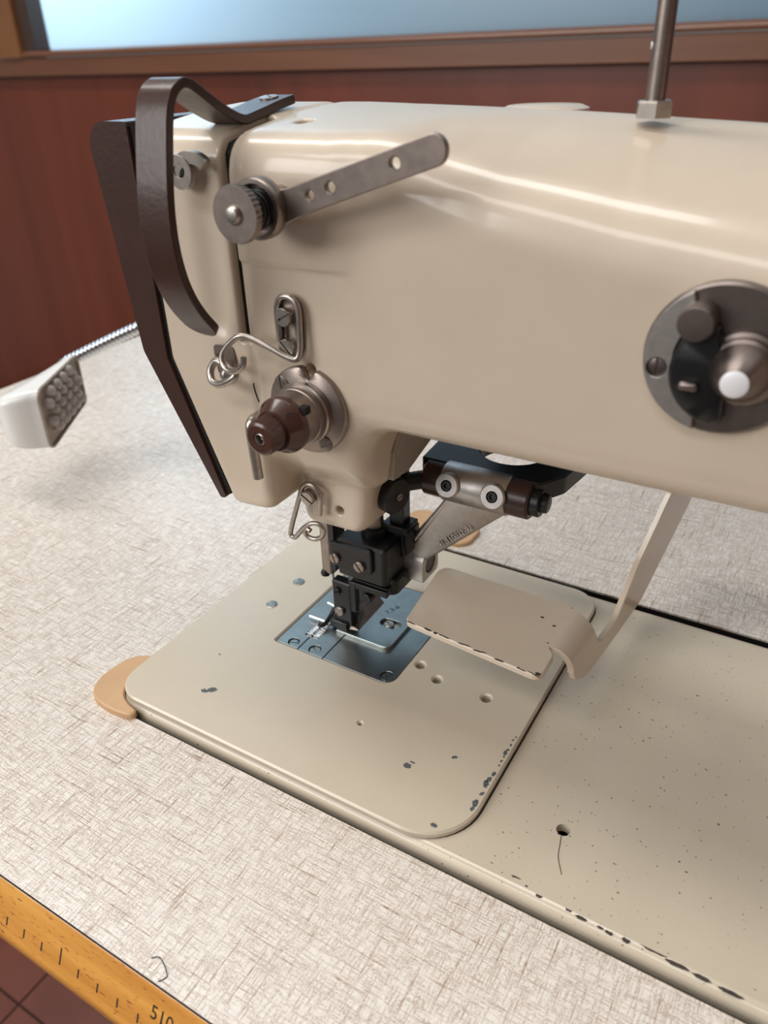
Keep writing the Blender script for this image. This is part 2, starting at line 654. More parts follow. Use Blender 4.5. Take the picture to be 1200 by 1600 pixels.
wall = MB().box(-2600, 1500, 1200, 1240, FL, 226).build('wall_back', 'wallwood', None, smooth=0)
structure(wall)
wr = MB().box(1240, 1280, -1500, 1200, FL, 1750).build('wall_right_blocker', 'wallwood', None, smooth=0)  # unseen wall, added to keep ambient light off the right side
structure(wr)
up_wall = MB().box(-2600, 1500, 1225, 1240, 1500, 1750).build('wall_back_upper', 'plaster', None, smooth=0)
structure(up_wall)
tr1 = MB().box(-2600, 1500, 1184, 1240, 226, 257.5).build('trim_1', 'trimwood', None, bevel=1.2)
structure(tr1)
pr = [(1240, 259), (1181, 259), (1179, 262), (1180, 266), (1186, 269.5), (1240, 269.5)]
mb = MB()
n_ = len(pr)
mb.add([(-1512 - 30, y, z) for y, z in pr] + [(1500, y, z) for y, z in pr],
       [(k, (k + 1) % n_, n_ + (k + 1) % n_, n_ + k) for k in range(n_)] + [tuple(range(n_)), tuple(range(2 * n_ - 1, n_ - 1, -1))])
structure(mb.build('trim_2', 'trimwood', None, smooth=50))
structure(MB().box(-1620, -1542, 1178, 1240, 258, 1500).build('trim_3', 'postwood', None, bevel=2))
structure(MB().box(-2600, -1622, 1205, 1235, 262, 1500).build('wall_back_side', 'plaster', None, smooth=0))
win = MB().box(-1542, 1500, 1226, 1230, 268, 1500).build('window_1', 'frost', None, smooth=0)
structure(win)
MB().box(-1542, -1509, 1190, 1226, 268, 1500).build('window_frame', 'revealwood', win, bevel=1)

# ================================================================== TABLE
TZ = -3.0
table = root('sewing_table', (-100, 380, FL), 'sewing table with linen-print laminate top and yellow beech front edge', 'table')
cut = rrect(-251.8, 232, 156.9, 345.6, 5)
TB = [(-643, 77), (560, 77), (560, 690), (-643, 690)]
MB().plate(rpoly(TB, [2, 2, 6, 6]), [cut], TZ - 1.2, TZ, 0.15).build('laminate_top', 'linen', table, smooth=30)
MB().plate([(-642, 77.4), (559, 77.4), (559, 689), (-642, 689)], [[(p[0], p[1]) for p in rrect(-251.6, 231.8, 157.0, 345.4, 5)]], TZ - 27, TZ - 1.25).build(
    'core_board', 'blackgap', table, smooth=30)
MB().plate([(-251.7, 156.95), (231.9, 156.95), (231.9, 345.5), (-251.7, 345.5)], [[(-248.9, 159.6), (230.4, 159.6), (230.4, 338.4), (-248.9, 338.4)]], TZ - 9, TZ - 4.2).build('cutout_gap_shade', 'blackgap', table, smooth=0)  # black strip added to paint the shade in the gap around the bed
a60 = math.radians(60)
ed = lambda t, off=0.0: (77 - t * math.cos(a60) - off * math.sin(a60), TZ - t * math.sin(a60) + off * math.cos(a60))
prof = [(77.3, TZ - 0.4), ed(0.6, -0.1)]
for t in np.linspace(2, 19, 8):
    prof.append(ed(t))
e20 = ed(20)
prof += [ed(20), (e20[0] - 0.1, e20[1] - 1.5), (e20[0] + 0.1, e20[1] - 4.5), (e20[0] + 1.0, e20[1] - 7.5), (e20[0] + 3.4, e20[1] - 9.6), (77.3, e20[1] - 10)]
n_ = len(prof); mb = MB()
mb.add([(-643, y, z) for y, z in prof] + [(560, y, z) for y, z in prof],
       [(k, (k + 1) % n_, n_ + (k + 1) % n_, n_ + k) for k in range(n_)] + [tuple(range(n_)), tuple(range(2 * n_ - 1, n_ - 1, -1))])
edge = mb.build('front_edge', 'beech', table, smooth=50)
MB().box(-643, 560, 76.6, 77.5, TZ - 1.3, TZ - 0.3).build('edge_seam', 'blackgap', table, smooth=0)
for k in range(-24, 40):
    x = -208.6 + 9.37 * k
    if x > 380:
        break
    lng = (k - 3) % 5 == 0
    t0, t1 = (9.9, 15.8) if lng else (12.7, 15.8)
    vs = []
    for (xx, tt) in ((x - 0.32, t0), (x + 0.32, t0), (x + 0.32 + 0.1 * (t1 - t0), t1), (x - 0.32 + 0.1 * (t1 - t0), t1)):
        y, z = ed(tt, 0.06); vs.append((xx, y, z))
    for v in list(vs):
        vs.append((v[0], v[1] + 0.2, v[2] - 0.1))
    link_mesh('ruler_mark', vs, [(0, 1, 2, 3), (0, 4, 5, 1), (1, 5, 6, 2), (2, 6, 7, 3), (3, 7, 4, 0)], 'ink', edge, smooth=0)
y, z = ed(11.2, 0.05)
lettering('ruler_number', '510', 6.6, 0.03, (-133.7, y, z), (1, 0, 0), (0, math.cos(a60), math.sin(a60)), 'ink', edge)
for x in (-400, 420):
    MB().box(x - 25, x + 25, 350, 430, FL + 30, TZ - 27).build('leg', 'tableleg', table, bevel=3)
    MB().box(x - 30, x + 30, 230, 640, FL, FL + 30).build('foot', 'tableleg', table, bevel=3)

# loose hair on the laminate by the table edge
th = MB().tube([(x_ - 9.4, y_ - 0.9, TZ + .3) for x_, y_ in ((-136.5, 83.0), (-134.6, 84.4), (-131.5, 83.6), (-128.2, 81.6), (-128.0, 80.4), (-129.2, 78.6))], 0.16, 6, 6).build('thread_scrap', 'ink', None)
th['label'] = 'short dark thread scrap lying by the table front edge'; th['category'] = 'thread'

# ================================================================== SEWING MACHINE
mc = root('sewing_machine', (-100, 249, -45), 'cream industrial flatbed sewing machine with brown end cover and tension dial', 'sewing machine')

# ---- bed (hollow plate with real holes, rolled front edge)
bedp = rpoly([(-248.5, 160), (230, 160), (230, 338), (-248.5, 338)], [12, 8, 8, 12])
NPH = [(-207, 222), (-136, 222), (-136, 296), (-207, 296)]
PADH = [(-133.2, 243, 2.2), (-121.9, 238, 2.1), (-97.5, 238, 2.2), (-138.3, 198.3, 0.8)]
mb = MB()
o_in = lambda P, d: P
bm_h = [NPH] + [circ(x, y, r) for x, y, r in PADH] + [circ(-45.7, 192.2, 2.6)]


def rolled_plate(outer, holes, z0, z1, r, seg=5):
    """plate whose outer top rim is a quarter round of radius r"""
    m = MB()
    # reuse plate() for an inner top, then add rim rings
    def ins(P, d):
        n = len(P); out = []
        for i in range(n):
            a = Vector(P[i - 1]); b = Vector(P[i]); c = Vector(P[(i + 1) % n])
            e1 = (b - a).normalized(); e2 = (c - b).normalized()
            k = Vector((-e1.y - e2.y, e1.x + e2.x)) / max(0.35, 1 + (e1.x * e2.x + e1.y * e2.y))
            out.append((b.x + k.x * d, b.y + k.y * d))
        return out
    rings = [[(p[0], p[1], z0) for p in outer]]
    for k in range(seg + 1):
        a = math.pi / 2 * k / seg
        d = r * (1 - math.cos(a)); zz = z1 - r + r * math.sin(a)
        rings.append([(p[0], p[1], zz) for p in ins(outer, d)])
    n = len(outer); vs = [p for R_ in rings for p in R_]; fs = []
    for j in range(len(rings) - 1):
        for k in range(n):
            fs.append((j * n + k, j * n + (k + 1) % n, (j + 1) * n + (k + 1) % n, (j + 1) * n + k))
    m.add(vs, fs)
    top = [(p[0], p[1]) for p in rings[-1]]
    m.plate(top, holes, z1 - min(4.0, z1 - z0), z1, 0.0, bottom=False)
    return m


bed = rolled_plate(bedp, bm_h, -45, 0, 3.6).build('bed', 'cream_bed', mc, smooth=50)
MB().box(-244, 226, 164, 334, -45, -43).build('oil_pan', 'blackgap', mc, smooth=0)

# ---- raised cover plate at the needle end
pad = rpoly([(-250, 161.3), (-75.5, 161.3), (-75.5, 335), (-250, 335)], [15, 23, 15, 15], 10)
cov = MB().plate(pad, [rpoly([(-204.3, 224.6), (-138.6, 224.6), (-138.6, 294), (-204.3, 294)], [0.8, 6, 0.8, 0.8])] +
                 [circ(x, y, r) for x, y, r in PADH], 0.5, 3.1, 0.8).build('needle_end_cover', 'cream_pad', mc, smooth=30)
for (x, y, r, a) in ((-222.5, 269.3, 3.2, 0.15), (-223.1, 246.3, 3.0, 1.2)):
    MB().screw((x, y, 2.75), (0, 0, 1), r, 0.75, a, 0.7).build('screw', 'steel_plate', cov, smooth=30)

# paint chips
def chip(name, pts, z, mat, parent, jit=0.25, seed=0):
    rnd = random.Random(seed)
    q = []
    N = len(pts)
    for i in range(N):
        a = pts[i]; b = pts[(i + 1) % N]
        for k in range(4):
            t = k / 4
            q.append((a[0] * (1 - t) + b[0] * t + rnd.uniform(-jit, jit), a[1] * (1 - t) + b[1] * t + rnd.uniform(-jit, jit)))
    m = MB().plate(q, [], z - 0.1, z + 0.035, 0.0, bottom=False)
    return m.build(name, mat, parent, smooth=0)


def blob(x, y, rx, ry, z, parent, mat='chip', seed=0, rot=0.0):
    c, s_ = math.cos(rot), math.sin(rot)
    pts = [(x + px * c - py * s_, y + px * s_ + py * c) for px, py in circ(0, 0, rx, 6, ry)]
    return chip('paint_chip', pts, z, mat, parent, min(rx, ry) * 0.22, seed)


PT = 3.1
MB().plate(rpoly([(-249.4, 161.8), (-75.0, 161.8), (-75.0, 335.4), (-249.4, 335.4)], [15, 23, 15, 15], 10), [[(-205.5, 223.4), (-137.4, 223.4), (-137.4, 295), (-205.5, 295)]] + [circ(x, y, r + .3) for x, y, r in PADH], 0.02, 0.5).build('cover_step_shade', 'blackgap', mc, smooth=30)  # thin black sheet in place of the shadow line under the cover's step
blob(-210.4, 180.6, 1.9, 1.2, PT, cov, 'chip', 1); blob(-207.8, 182.8, 2.3, 1.7, PT, cov, 'chip', 2, 0.6)
blob(-221, 203, 1.0, 0.4, PT, cov, 'chip', 3)
blob(-109.4, 188.0, 1.9, 1.5, PT, cov, 'chip', 4); blob(-108.4, 190.4, 1.3, 0.5, PT, cov, 'chip', 5)
blob(-94.8, 201, 1.4, 0.8, PT, cov, 'chip', 6, 0.6)
blob(-146.9, 164.6, 1.5, 1.1, PT - 0.05, cov, 'chip', 7); blob(-143.2, 164.4, 1.8, 1.3, PT - 0.05, cov, 'chip', 8); blob(-139, 164.4, 0.8, 0.5, PT - .05, cov, 'chip', 9)
blob(-127, 163.6, 0.9, 0.5, PT - .05, cov, 'chip', 10)
blob(-87.2, 168.4, 1.5, 1.0, PT - 0.02, cov, 'chip', 11)
rc = random.Random(3)
for k, (y, w) in enumerate([(182, 1.3), (185, 2.0), (190, 1.3), (195, 2.0), (197.5, 1.7), (201, 1.4), (206, .7), (208.5, .8), (211, .7), (213, 1.5), (215, 1.0), (218, .8), (221, .8), (223, .6)]):
    blob(-77.2 + rc.uniform(-0.5, 0.1) - w * 0.3, y, w * 0.6, w, PT - 0.03, cov, 'chip', 20 + k, rc.uniform(-.5, .5))
for k, (x, y, rx, ry) in enumerate([(-53.5, 165.8, 2.0, .3), (-49, 164.4, .6, .4), (-44, 163.2, 1.3, .8), (-33.5, 163.4, 1.2, .8), (-29, 162.6, 2.2, .6), (-22.5, 162.5, 1.2, .5), (-19.5, 162.2, 1.5, .7),
                                    (-14, 162.4, 1.5, .9), (-5.5, 163.4, 4.5, .6), (2, 162.6, 4.0, .7), (9.5, 162.3, 3.0, .8), (18, 162, 4, .7)]):
    blob(x, y, rx, ry, -0.02 if y > 163.6 else -0.05, bed, 'chipdark', 60 + k)
# dry scratch running from the oil hole
MB().tube([(-45.5, 189.4, 0.02), (-44.6, 185.5, 0.02), (-43.6, 181, 0.02), (-41.8, 177.5, 0.02), (-40, 174.5, 0.02)], 0.16, 6, 5).build('scratch', 'chipdark', bed)

# ---- needle plate set
MB().plate([(-203.8, 225.1), (-191.2, 225.1), (-191.2, 235.6), (-194.2, 235.6), (-194.2, 248.2), (-191.2, 248.2), (-191.2, 293.5), (-203.8, 293.5)], [circ(-195.8, 228.5, 2.9)], -1.5, 2.35, 0.12).build('needle_plate', 'steel_plate', mc, smooth=30)
MB().plate([(-190.7, 225.1), (-176.8, 225.1), (-176.8, 293.5), (-190.7, 293.5), (-190.7, 248.2), (-186.6, 248.2), (-186.6, 235.6), (-190.7, 235.6)], [circ(-183.4, 228.8, 3.1)], -1.5, 2.35, 0.12).build('feed_plate', 'steel_plate', mc, smooth=30)
MB().plate(rpoly([(-176.3, 225.1), (-139.1, 225.1), (-139.1, 293.5), (-176.3, 293.5)], [0, 5.6, 0, 0]), [circ(-143.6, 229.6, 3.2)], -1.5, 2.3, 0.12).build('slide_plate', 'steel_plate', mc, smooth=30)
for (x, y, r, a) in ((-195.8, 228.5, 2.5, 1.9), (-183.4, 228.8, 2.9, 0.9), (-143.6, 229.6, 2.9, 0.45)):
    MB().screw((x, y, 0.6), (0, 0, 1), r, 1.2, a, 0.7).build('plate_screw', 'steel_plate', mc, smooth=30)
MB().box(-206, -137, 223, 295, -3, -1.6).build('plate_seat', 'blackgap', mc, smooth=0)
# raised edge guide with slotted screw
MB().plate(rpoly([(-181.5, 244.2), (-151.2, 244.2), (-151.2, 279), (-181.5, 279)], [0.5, 4, 1, 1]), [stadium(-162.5, 261.3, -157.5, 261.3, 3.1)], 2.4, 4.2, 0.25).build('edge_guide', 'steel_plate', mc, smooth=30)
MB().screw((-161, 261.3, 2.5), (0, 0, 1), 2.6, 1.3, 1.1, 0.7).build('plate_screw', 'steel', mc, smooth=30)
lettering('engraving', '7.3-6', 4.2, 0.01, (-163.5, 271, 4.24), (0.35, 0.94, 0), (-0.94, 0.35, 0), 'ink', mc)
wd = MB().add([(-182, 246, 4.2), (-171, 249, 4.2), (-171.5, 274.5, 4.2), (-182, 274.5, 4.2), (-182, 250, 8), (-181, 274, 12.5), (-178.5, 274.2, 12.0)],
              [(0, 1, 2, 3), (0, 4, 1), (1, 4, 6, 2), (4, 5, 6), (2, 6, 5, 3), (0, 3, 5, 4)])
wd.build('guide_ramp', 'steel_dark', mc, smooth=20)
# feed dog teeth
for x0, x1 in ((-193.6, -191.0), (-189.9, -186.9)):
    mb = MB()
    mb.box(x0, x1, 236.2, 247.8, -2, 1.6)
    for k in range(7):
        y0 = 236.4 + k * 1.55
        mb.add([(x0, y0, 1.6), (x1, y0, 1.6), (x1, y0 + 1.3, 1.6), (x0, y0 + 1.3, 1.6), (x0, y0 + .35, 3.0), (x1, y0 + .35, 3.0), (x0, y0 + .7, 3.0), (x1, y0 + .7, 3.0)],
               [(0, 1, 5, 4), (4, 5, 7, 6), (6, 7, 2, 3), (0, 4, 6, 3), (1, 2, 7, 5)])
    mb.build('feed_dog', 'steel_bright', mc, smooth=20)

# ---- the arm and head casting as one signed-distance solid -------------------------------------------------
def smin(a, b, k):
    h = np.clip(0.5 + 0.5 * (b - a) / k, 0, 1)
    return b * (1 - h) + a * h - k * h * (1 - h)


def smax(a, b, k):
    return -smin(-a, -b, k)


def sstep(a, b, x):
    t = np.clip((x - a) / (b - a), 0, 1)
    return t * t * (3 - 2 * t)


ZRX = np.array([-400, -150, -135, -120, -108, -95, -59, -20, 20, 120.])
ZRZ = np.array([262, 262, 240, 226.5, 220.5, 216, 209, 204, 200, 196.])


def cast_sdf(x, y, z):
    zt = 234.3 - 0.032 * np.clip(x + 170, 0, 400)
    top = z - zt
    roof1 = ((z - 230.2) - 0.15 * (y - 228)) * 0.989
    zr = np.interp(x, ZRX, ZRZ)
    roof2 = ((z - zr) - 0.5 * (y - 212)) * 0.894
    yf = 212.4 - 1.1 * sstep(187.4, 189.2, z) * sstep(-138, -150, x) * sstep(-190, -188, x)
    front = yf - y
    back_ = y - 297
    t = smax(top, roof1, 4)
    t = smax(t, roof2, 16)
    p = smax(t, front, 13)
    p = smax(p, back_, 26)
    # arm underside, head body below it and the face end share one outer skin p
    armR = np.maximum(131.2 - z, smax(-160 - x, x - 118, 2))
    fr2 = ((212.4 + (116 - z) * 1.0) - y) * 0.72
    zb = 95.5 + 8 * sstep(255, 284, y)
    bodyR = smax(zb - z, fr2, 5)
    bodyR = smax(bodyR, x - (-142.0 - 0.12 * np.clip(131 - z, 0, 60)), 7)
    bodyR = smax(bodyR, y - 281 - 6.0 * np.clip(z - 136, 0, 60), 4)
    bodyR = smax(bodyR, -187.4 - x, 3)
    R_ = smin(armR, bodyR, 17)
    xl = -229 + np.clip(147 - z, 0, 70) * (22.0 / 58.0)
    faceR = smax(xl - x, 86.5 - z, 2)
    faceR = smax(faceR, x + 185, 6)
    faceR = smax(faceR, y - 290, 6)
    R_ = smin(R_, faceR, 3)
    d = smax(p, R_, 2.5 + 12.5 * sstep(-205, -150, x))
    # nose
    nose = smax(232.3 - y, y - 266, 8)
    nose = smax(nose, 72.2 + 0.02 * (x + 160) - z, 6)
    nose = smax(nose, z - 118, 2)
    nose = smax(nose, x - (-150.5 - 0.10 * np.clip(110 - z, 0, 40)), 7)
    nose = smax(nose, -197 + 0.45 * np.clip(258 - y, 0, 60) - x, 6)
    d = smin(d, nose, 3)
    # take-up slot
    slot = np.maximum(np.maximum(np.abs(x + 189.4) - 1.9, y - 240), 159 - z)
    d = smax(d, -slot, 1.2)
    # shallow thread channel left of the slot
    ch = np.sqrt((x + 199.5) ** 2 + (y - 207) ** 2 + np.clip(np.maximum(166 - z, z - 202), 0, 99) ** 2) - 7.0
    d = smax(d, -ch, 5)
    # recess for the thread hook
    rc_ = np.sqrt(((x + 199) * 0.8) ** 2 + ((y - 206) * 1.0) ** 2 + ((z - 149.5) * 0.75) ** 2) - 7.6
    d = smax(d, -rc_, 2.0)
    # holes
    for hx, hz, r, y1 in ((-165.8, 83, 2.1, 244), (-160.0, 153.2, 2.2, 222)):
        h_ = np.maximum(np.sqrt((x - hx) ** 2 + (z - hz) ** 2) - r, y - y1)
        d = smax(d, -h_, 0.6)
    for hx, hy, r in ((-169.5, 232.5, 3.1), (-185.5, 284, 2.6), (-176.5, 284, 2.6)):
        h_ = np.maximum(np.sqrt((x - hx) ** 2 + (y - hy) ** 2) - r, 222 - z)
        d = smax(d, -h_, 0.6)
    return d


def surface_nets(fn, X, Y, Z):
    gx, gy, gz = np.meshgrid(X, Y, Z, indexing='ij')
    D = fn(gx, gy, gz)
    ins = D < 0
    nx, ny, nz = D.shape
    acc = np.zeros((nx - 1, ny - 1, nz - 1, 3), np.float32); cnt = np.zeros((nx - 1, ny - 1, nz - 1), np.int16)
    C8 = [(i, j, k) for i in (0, 1) for j in (0, 1) for k in (0, 1)]
    for a in C8:
        for ax in range(3):
            if a[ax] == 1:
                continue
            b_ = list(a); b_[ax] = 1
            sa = tuple(slice(q, q + n - 1) for q, n in zip(a, D.shape)); sb = tuple(slice(q, q + n - 1) for q, n in zip(b_, D.shape))
            da, db = D[sa], D[sb]
            mk = ins[sa] != ins[sb]
            t = np.where(mk, da / np.where(mk, da - db, 1), 0)
            for c, G in enumerate((gx, gy, gz)):
                acc[..., c] += np.where(mk, G[sa] + t * (G[sb] - G[sa]), 0)
            cnt += mk
    act = cnt > 0
    idx = -np.ones(act.shape, np.int64)
    idx[act] = np.arange(act.sum())
    V = acc[act] / cnt[act][:, None]
    F = []
    for ax in range(3):
        o1, o2 = [(1, 2), (2, 0), (0, 1)][ax]
        s0 = [slice(1, n - 1) for n in D.shape]; s1 = list(s0)
        s0[ax] = slice(0, D.shape[ax] - 1); s1[ax] = slice(1, D.shape[ax])
        e = ins[tuple(s0)] != ins[tuple(s1)]
        fl_ = ins[tuple(s0)][e]
        pos = np.argwhere(e)
        off = np.array([1, 1, 1]); off[ax] = 0
        pos = pos + off
        def ci(d1, d2):
            q = pos.copy(); q[:, o1] -= d1; q[:, o2] -= d2
            return idx[q[:, 0], q[:, 1], q[:, 2]]
        q = np.stack([ci(0, 0), ci(1, 0), ci(1, 1), ci(0, 1)], 1)
        q[~fl_] = q[~fl_][:, ::-1]
        F.append(q)
    F = np.concatenate(F)
    V = V.astype(float)
    for it in range(3):
        d = fn(V[:, 0], V[:, 1], V[:, 2]); e = 0.25
        g = np.stack([fn(V[:, 0] + e, V[:, 1], V[:, 2]) - fn(V[:, 0] - e, V[:, 1], V[:, 2]),
                      fn(V[:, 0], V[:, 1] + e, V[:, 2]) - fn(V[:, 0], V[:, 1] - e, V[:, 2]),
                      fn(V[:, 0], V[:, 1], V[:, 2] + e) - fn(V[:, 0], V[:, 1], V[:, 2] - e)], 1) / (2 * e)
        st = d[:, None] * g / np.maximum((g * g).sum(1), 0.3)[:, None]
        ln = np.linalg.norm(st, axis=1)
        st *= np.minimum(1, 0.5 / np.maximum(ln, 1e-9))[:, None]
        V -= st
    return V, F


Xg = np.concatenate([np.arange(-233, -132, 1.0), np.arange(-132, -80, 1.6), np.arange(-80, 125, 4.0)])
Yg = np.concatenate([np.arange(207, 250, 1.0), np.arange(250, 302, 2.0)])
Zg = np.arange(71, 238, 1.0)
V_, F_ = surface_nets(cast_sdf, Xg, Yg, Zg)
me = bpy.data.meshes.new('arm_casting')
og = np.array(ORG[mc.name], float)
Vw = ((V_ - og) * U).astype(np.float32)
me.vertices.add(len(Vw)); me.vertices.foreach_set('co', Vw.ravel())
me.loops.add(len(F_) * 4); me.loops.foreach_set('vertex_index', F_.astype(np.int32).ravel())
me.polygons.add(len(F_)); me.polygons.foreach_set('loop_start', np.arange(0, len(F_) * 4, 4, dtype=np.int32))
me.update(calc_edges=True); me.validate()
me.shade_smooth()
me.materials.append(MT['cream'])
arm = bpy.data.objects.new('arm_casting', me); COL.objects.link(arm); arm.parent = mc; ORG[arm.name] = ORG[mc.name]

MB().plate([(216.5, 160.5), (216.5, 222), (219, 225.2), (226, 226.8), (239.5, 229), (239.5, 160.5)], [], 0, 3.6, 0, xf=lambda u, v, z: (-191.2 + z, u, v)).build('slot_shade', 'blackgap', mc, smooth=0)  # black fill standing in for the darkness inside the take-up slot

MB().plate(rpoly([(240, 99), (253, 97.8), (278.5, 106), (278.5, 128), (247, 128), (240, 112)], 1), [], 0, 3, 0.4, xf=lambda u, v, z: (-145.4 + z - 0.06 * (118 - v), u, v)).build('machined_face', 'plasticgrey', mc, smooth=30)

# pillar at the far right of the arm, down to the bed
pil = MB().plate(rrect(84, 186, 206, 302, 16), [], -0.5, 226, 6).build('pillar', 'cream', mc, smooth=60)

# ---- brown end cover with dark gasket line
cvr = [(-230.2, 231.6), (-230.2, 147), (-209.4, 88.2), (-212.6, 87.8), (-242.8, 148), (-251.2, 231.6)]
MB().plate(rpoly(cvr, [1, 4, 1, 1, 8, 9], 8), [], 0, 82, 0, xf=lambda u, v, z: (u, 293.5 - z, v)).build('end_cover', 'brown', mc, smooth=45, bevel=1.6, bseg=3)
gsk = [(-228.6, 230), (-228.6, 147.2), (-207.6, 90), (-210, 90), (-231, 148), (-231, 230)]
MB().plate(gsk, [], 0, 79, 0, xf=lambda u, v, z: (u, 292 - z, v)).build('gasket', 'blackgap', mc, smooth=0)

# ---- take-up guard: one bent brown strap over the head
gp = [(256, 236.0), (248, 234.8), (240, 233.3), (232, 231.9), (228.6, 231.4), (225.6, 231.9), (222, 233.2), (216.8, 235.6), (211, 238.8), (206.5, 241.5), (203.5, 243.0), (200.5, 243.4),
      (197.2, 242.0), (194.8, 239.4), (193.0, 235.5), (191.4, 229.5), (189.6, 221.5), (187.8, 212), (187.0, 203), (187.2, 195), (188.6, 187), (191.2, 180), (194.6, 174.2), (198.2, 169.6), (201.2, 166.4), (203.4, 164.4)]
gq = []
for i in range(len(gp) - 1):
    g0 = np.array(gp[max(0, i - 1)]); g1 = np.array(gp[i]); g2 = np.array(gp[i + 1]); g3 = np.array(gp[min(len(gp) - 1, i + 2)])
    for k in range(5):
        t = k / 5
        gq.append(tuple(0.5 * (2 * g1 + (g2 - g0) * t + (2 * g0 - 5 * g1 + 4 * g2 - g3) * t * t + (3 * g1 - g0 - 3 * g2 + g3) * t ** 3)))
gq.append(gp[-1])
sl = [0.0]
for q0, q1 in zip(gq[::-1][:-1], gq[::-1][1:]):
    sl.append(sl[-1] + math.hypot(q1[0] - q0[0], q1[1] - q0[1]))
sl = sl[::-1]
xs = []
for q_ in sl:
    h_ = 6.75 if q_ > 6.75 else math.sqrt(max(0.4, 6.75 ** 2 - (6.75 - q_) ** 2))
    xs.append((-196.75 - h_, -196.75 + h_))
MB().strip(gq, 0, None, 3.0, xs).build('take_up_guard', 'brown', mc, smooth=40, bevel=0.5, bseg=2)
MB().screw((-197, 250, 236.6), (0, -0.16, 1), 3.4, 0.6, 0.9, 0.8).build('guard_screw', 'steel', mc, smooth=30)

# ---- take-up lever end showing in the slot
arcb = []
for k in range(13):
    a = math.radians(188 - 188 * k / 12 * 0.80)
    arcb.append((-199.2 + 9.4 * math.cos(a) * 1.0, 216.2 + 7.6 * math.sin(a)))
for k in range(13):
    a = math.radians(188 - 188 * 0.80 + 188 * k / 12 * 0.80)
    arcb.append((-199.2 + 5.2 * math.cos(a), 215.2 + 4.2 * math.sin(a)))
MB().plate(arcb, [], 0, 2.2, 0.3, xf=XZ(209.7)).plate(circ(-204.2, 216.9, 5.6, 32), [circ(-204.2, 217.3, 2.0)], 0, 2.4, 0.4, xf=XZ(209.6)).build('take_up_lever', 'steel', mc, smooth=30)
MB().cyl((-204.2, 209.4, 217.3), (-204.2, 207.6, 217.3), 1.95, 16, 0.4).build('lever_pin', 'black', mc)

# ---- upper pre-tension with long flat bar
ptn = MB().cyl((-165.2, 213, 209), (-165.2, 205, 209), 5.5, 24).build('pre_tension', 'steel_dark', mc)
DEP = 203.2
bar = []
d_ = Vector((57, 18.6)).normalized(); nn = Vector((-d_.y, d_.x))
c0 = Vector((-161, 208.6)); L_ = 59.5
def bp_(s_, w_):
    q = c0 + d_ * s_ + nn * w_
    return (q.x, q.y)
outl = [bp_(0, -5.4), bp_(8, -4.6), bp_(18, -4.3)]
for k in range(11):
    a = -math.pi / 2 + math.pi * k / 10
    q = c0 + d_ * L_ + (d_ * math.cos(a) + nn * math.sin(a)) * 4.2
    outl.append((q.x, q.y))
outl += [bp_(18, 4.3), bp_(8, 4.4), bp_(0, 5.4)]
hs = []
for s_, r_ in ((15.0, 1.5), (23.2, 1.75), (47.0, 1.7)):
    q = bp_(s_, 0.3)
    hs.append(circ(q[0], q[1], r_, 16))
MB().plate(outl, hs, 0, 1.8, 0.35, xf=lambda u, v, z: (u, DEP - z - 2.2 * max(0.0, (math.hypot(u - c0.x, v - c0.y) - 14) / 46.0), v)).build('thread_bar', 'steel_dark', ptn, smooth=35)
MB().lathe([(0, 9.0), (0.6, 9.3), (4.2, 9.3), (4.8, 8.9), (4.8, 7.6), (1.2, 7.4), (1.2, 0)], (-165.2, 202.2, 209), (0, -1, 0), 40).build('spring_cup', 'steel_dark', ptn, smooth=35)
sp = [(-165.2 + 5.4 * math.cos(a), 200 - a * 0.40, 209 + 5.4 * math.sin(a)) for a in np.linspace(0, 24, 130)]
MB().tube(sp, 0.75, 8, 1).build('spring', 'black', ptn)
MB().lathe([(0, 7.2), (0.2, 8.6), (2.6, 8.6), (3.0, 8.3), (3.0, 2.6), (2.6, 2.5), (2.6, 0)], (-165.2, 190.8, 209), (0, -1, 0), 72, 0, (8.6,)).build('tension_nut', 'steel_dark', ptn, smooth=30)
MB().lathe([(0, 3.0), (3.6, 3.0), (4.8, 2.2), (5.4, 0)], (-165.2, 191, 209), (0, -1, 0), 20).build('stud', 'steel', ptn)

# ---- slotted thread guide with bent wire
sg = MB().plate(stadium(-166.3, 162, -165.6, 174.4, 4.6), [stadium(-166.6, 164.5, -166.1, 172.5, 1.9)], 0, 1.6, 0.3, xf=XZ(212.3)).build('slotted_guide', 'steel_dark', mc, smooth=35)
MB().screw((-166.9, 210.8, 172.2), (0, -1, 0), 3.4, 3.0, 0.5, 0.8, 0.5).build('guide_screw', 'steel', sg, smooth=40)
MB().screw((-166.6, 210.8, 161.4), (0, -1, 0), 3.4, 3.0, 2.35, 0.8, 0.5).build('guide_screw', 'steel', sg, smooth=40)
wire = [(-170.3, 209.6, 163), (-170.3, 209.6, 168), (-170.3, 209.6, 174.5), (-168.6, 209.6, 178.2), (-165.4, 209.6, 179.3), (-162.4, 209.6, 178), (-161, 209.4, 174.5), (-161, 209.2, 168), (-161.1, 208.6, 161.5), (-162.2, 207.6, 158.3),
        (-166, 206.6, 158.8), (-173, 205.4, 161.9), (-179.5, 204.4, 164.5), (-183.3, 203.4, 164.8), (-187, 202.8, 162.4), (-190, 202, 159.2), (-191, 201.2, 156.3), (-189.4, 200.2, 153.4), (-185.6, 199.4, 152.6), (-181.6, 198.8, 154.2), (-178.9, 198.6, 156.6), (-178.3, 198.6, 159.2)]
MB().tube(wire, 1.15, 10, 4).build('thread_wire', 'steel', sg)

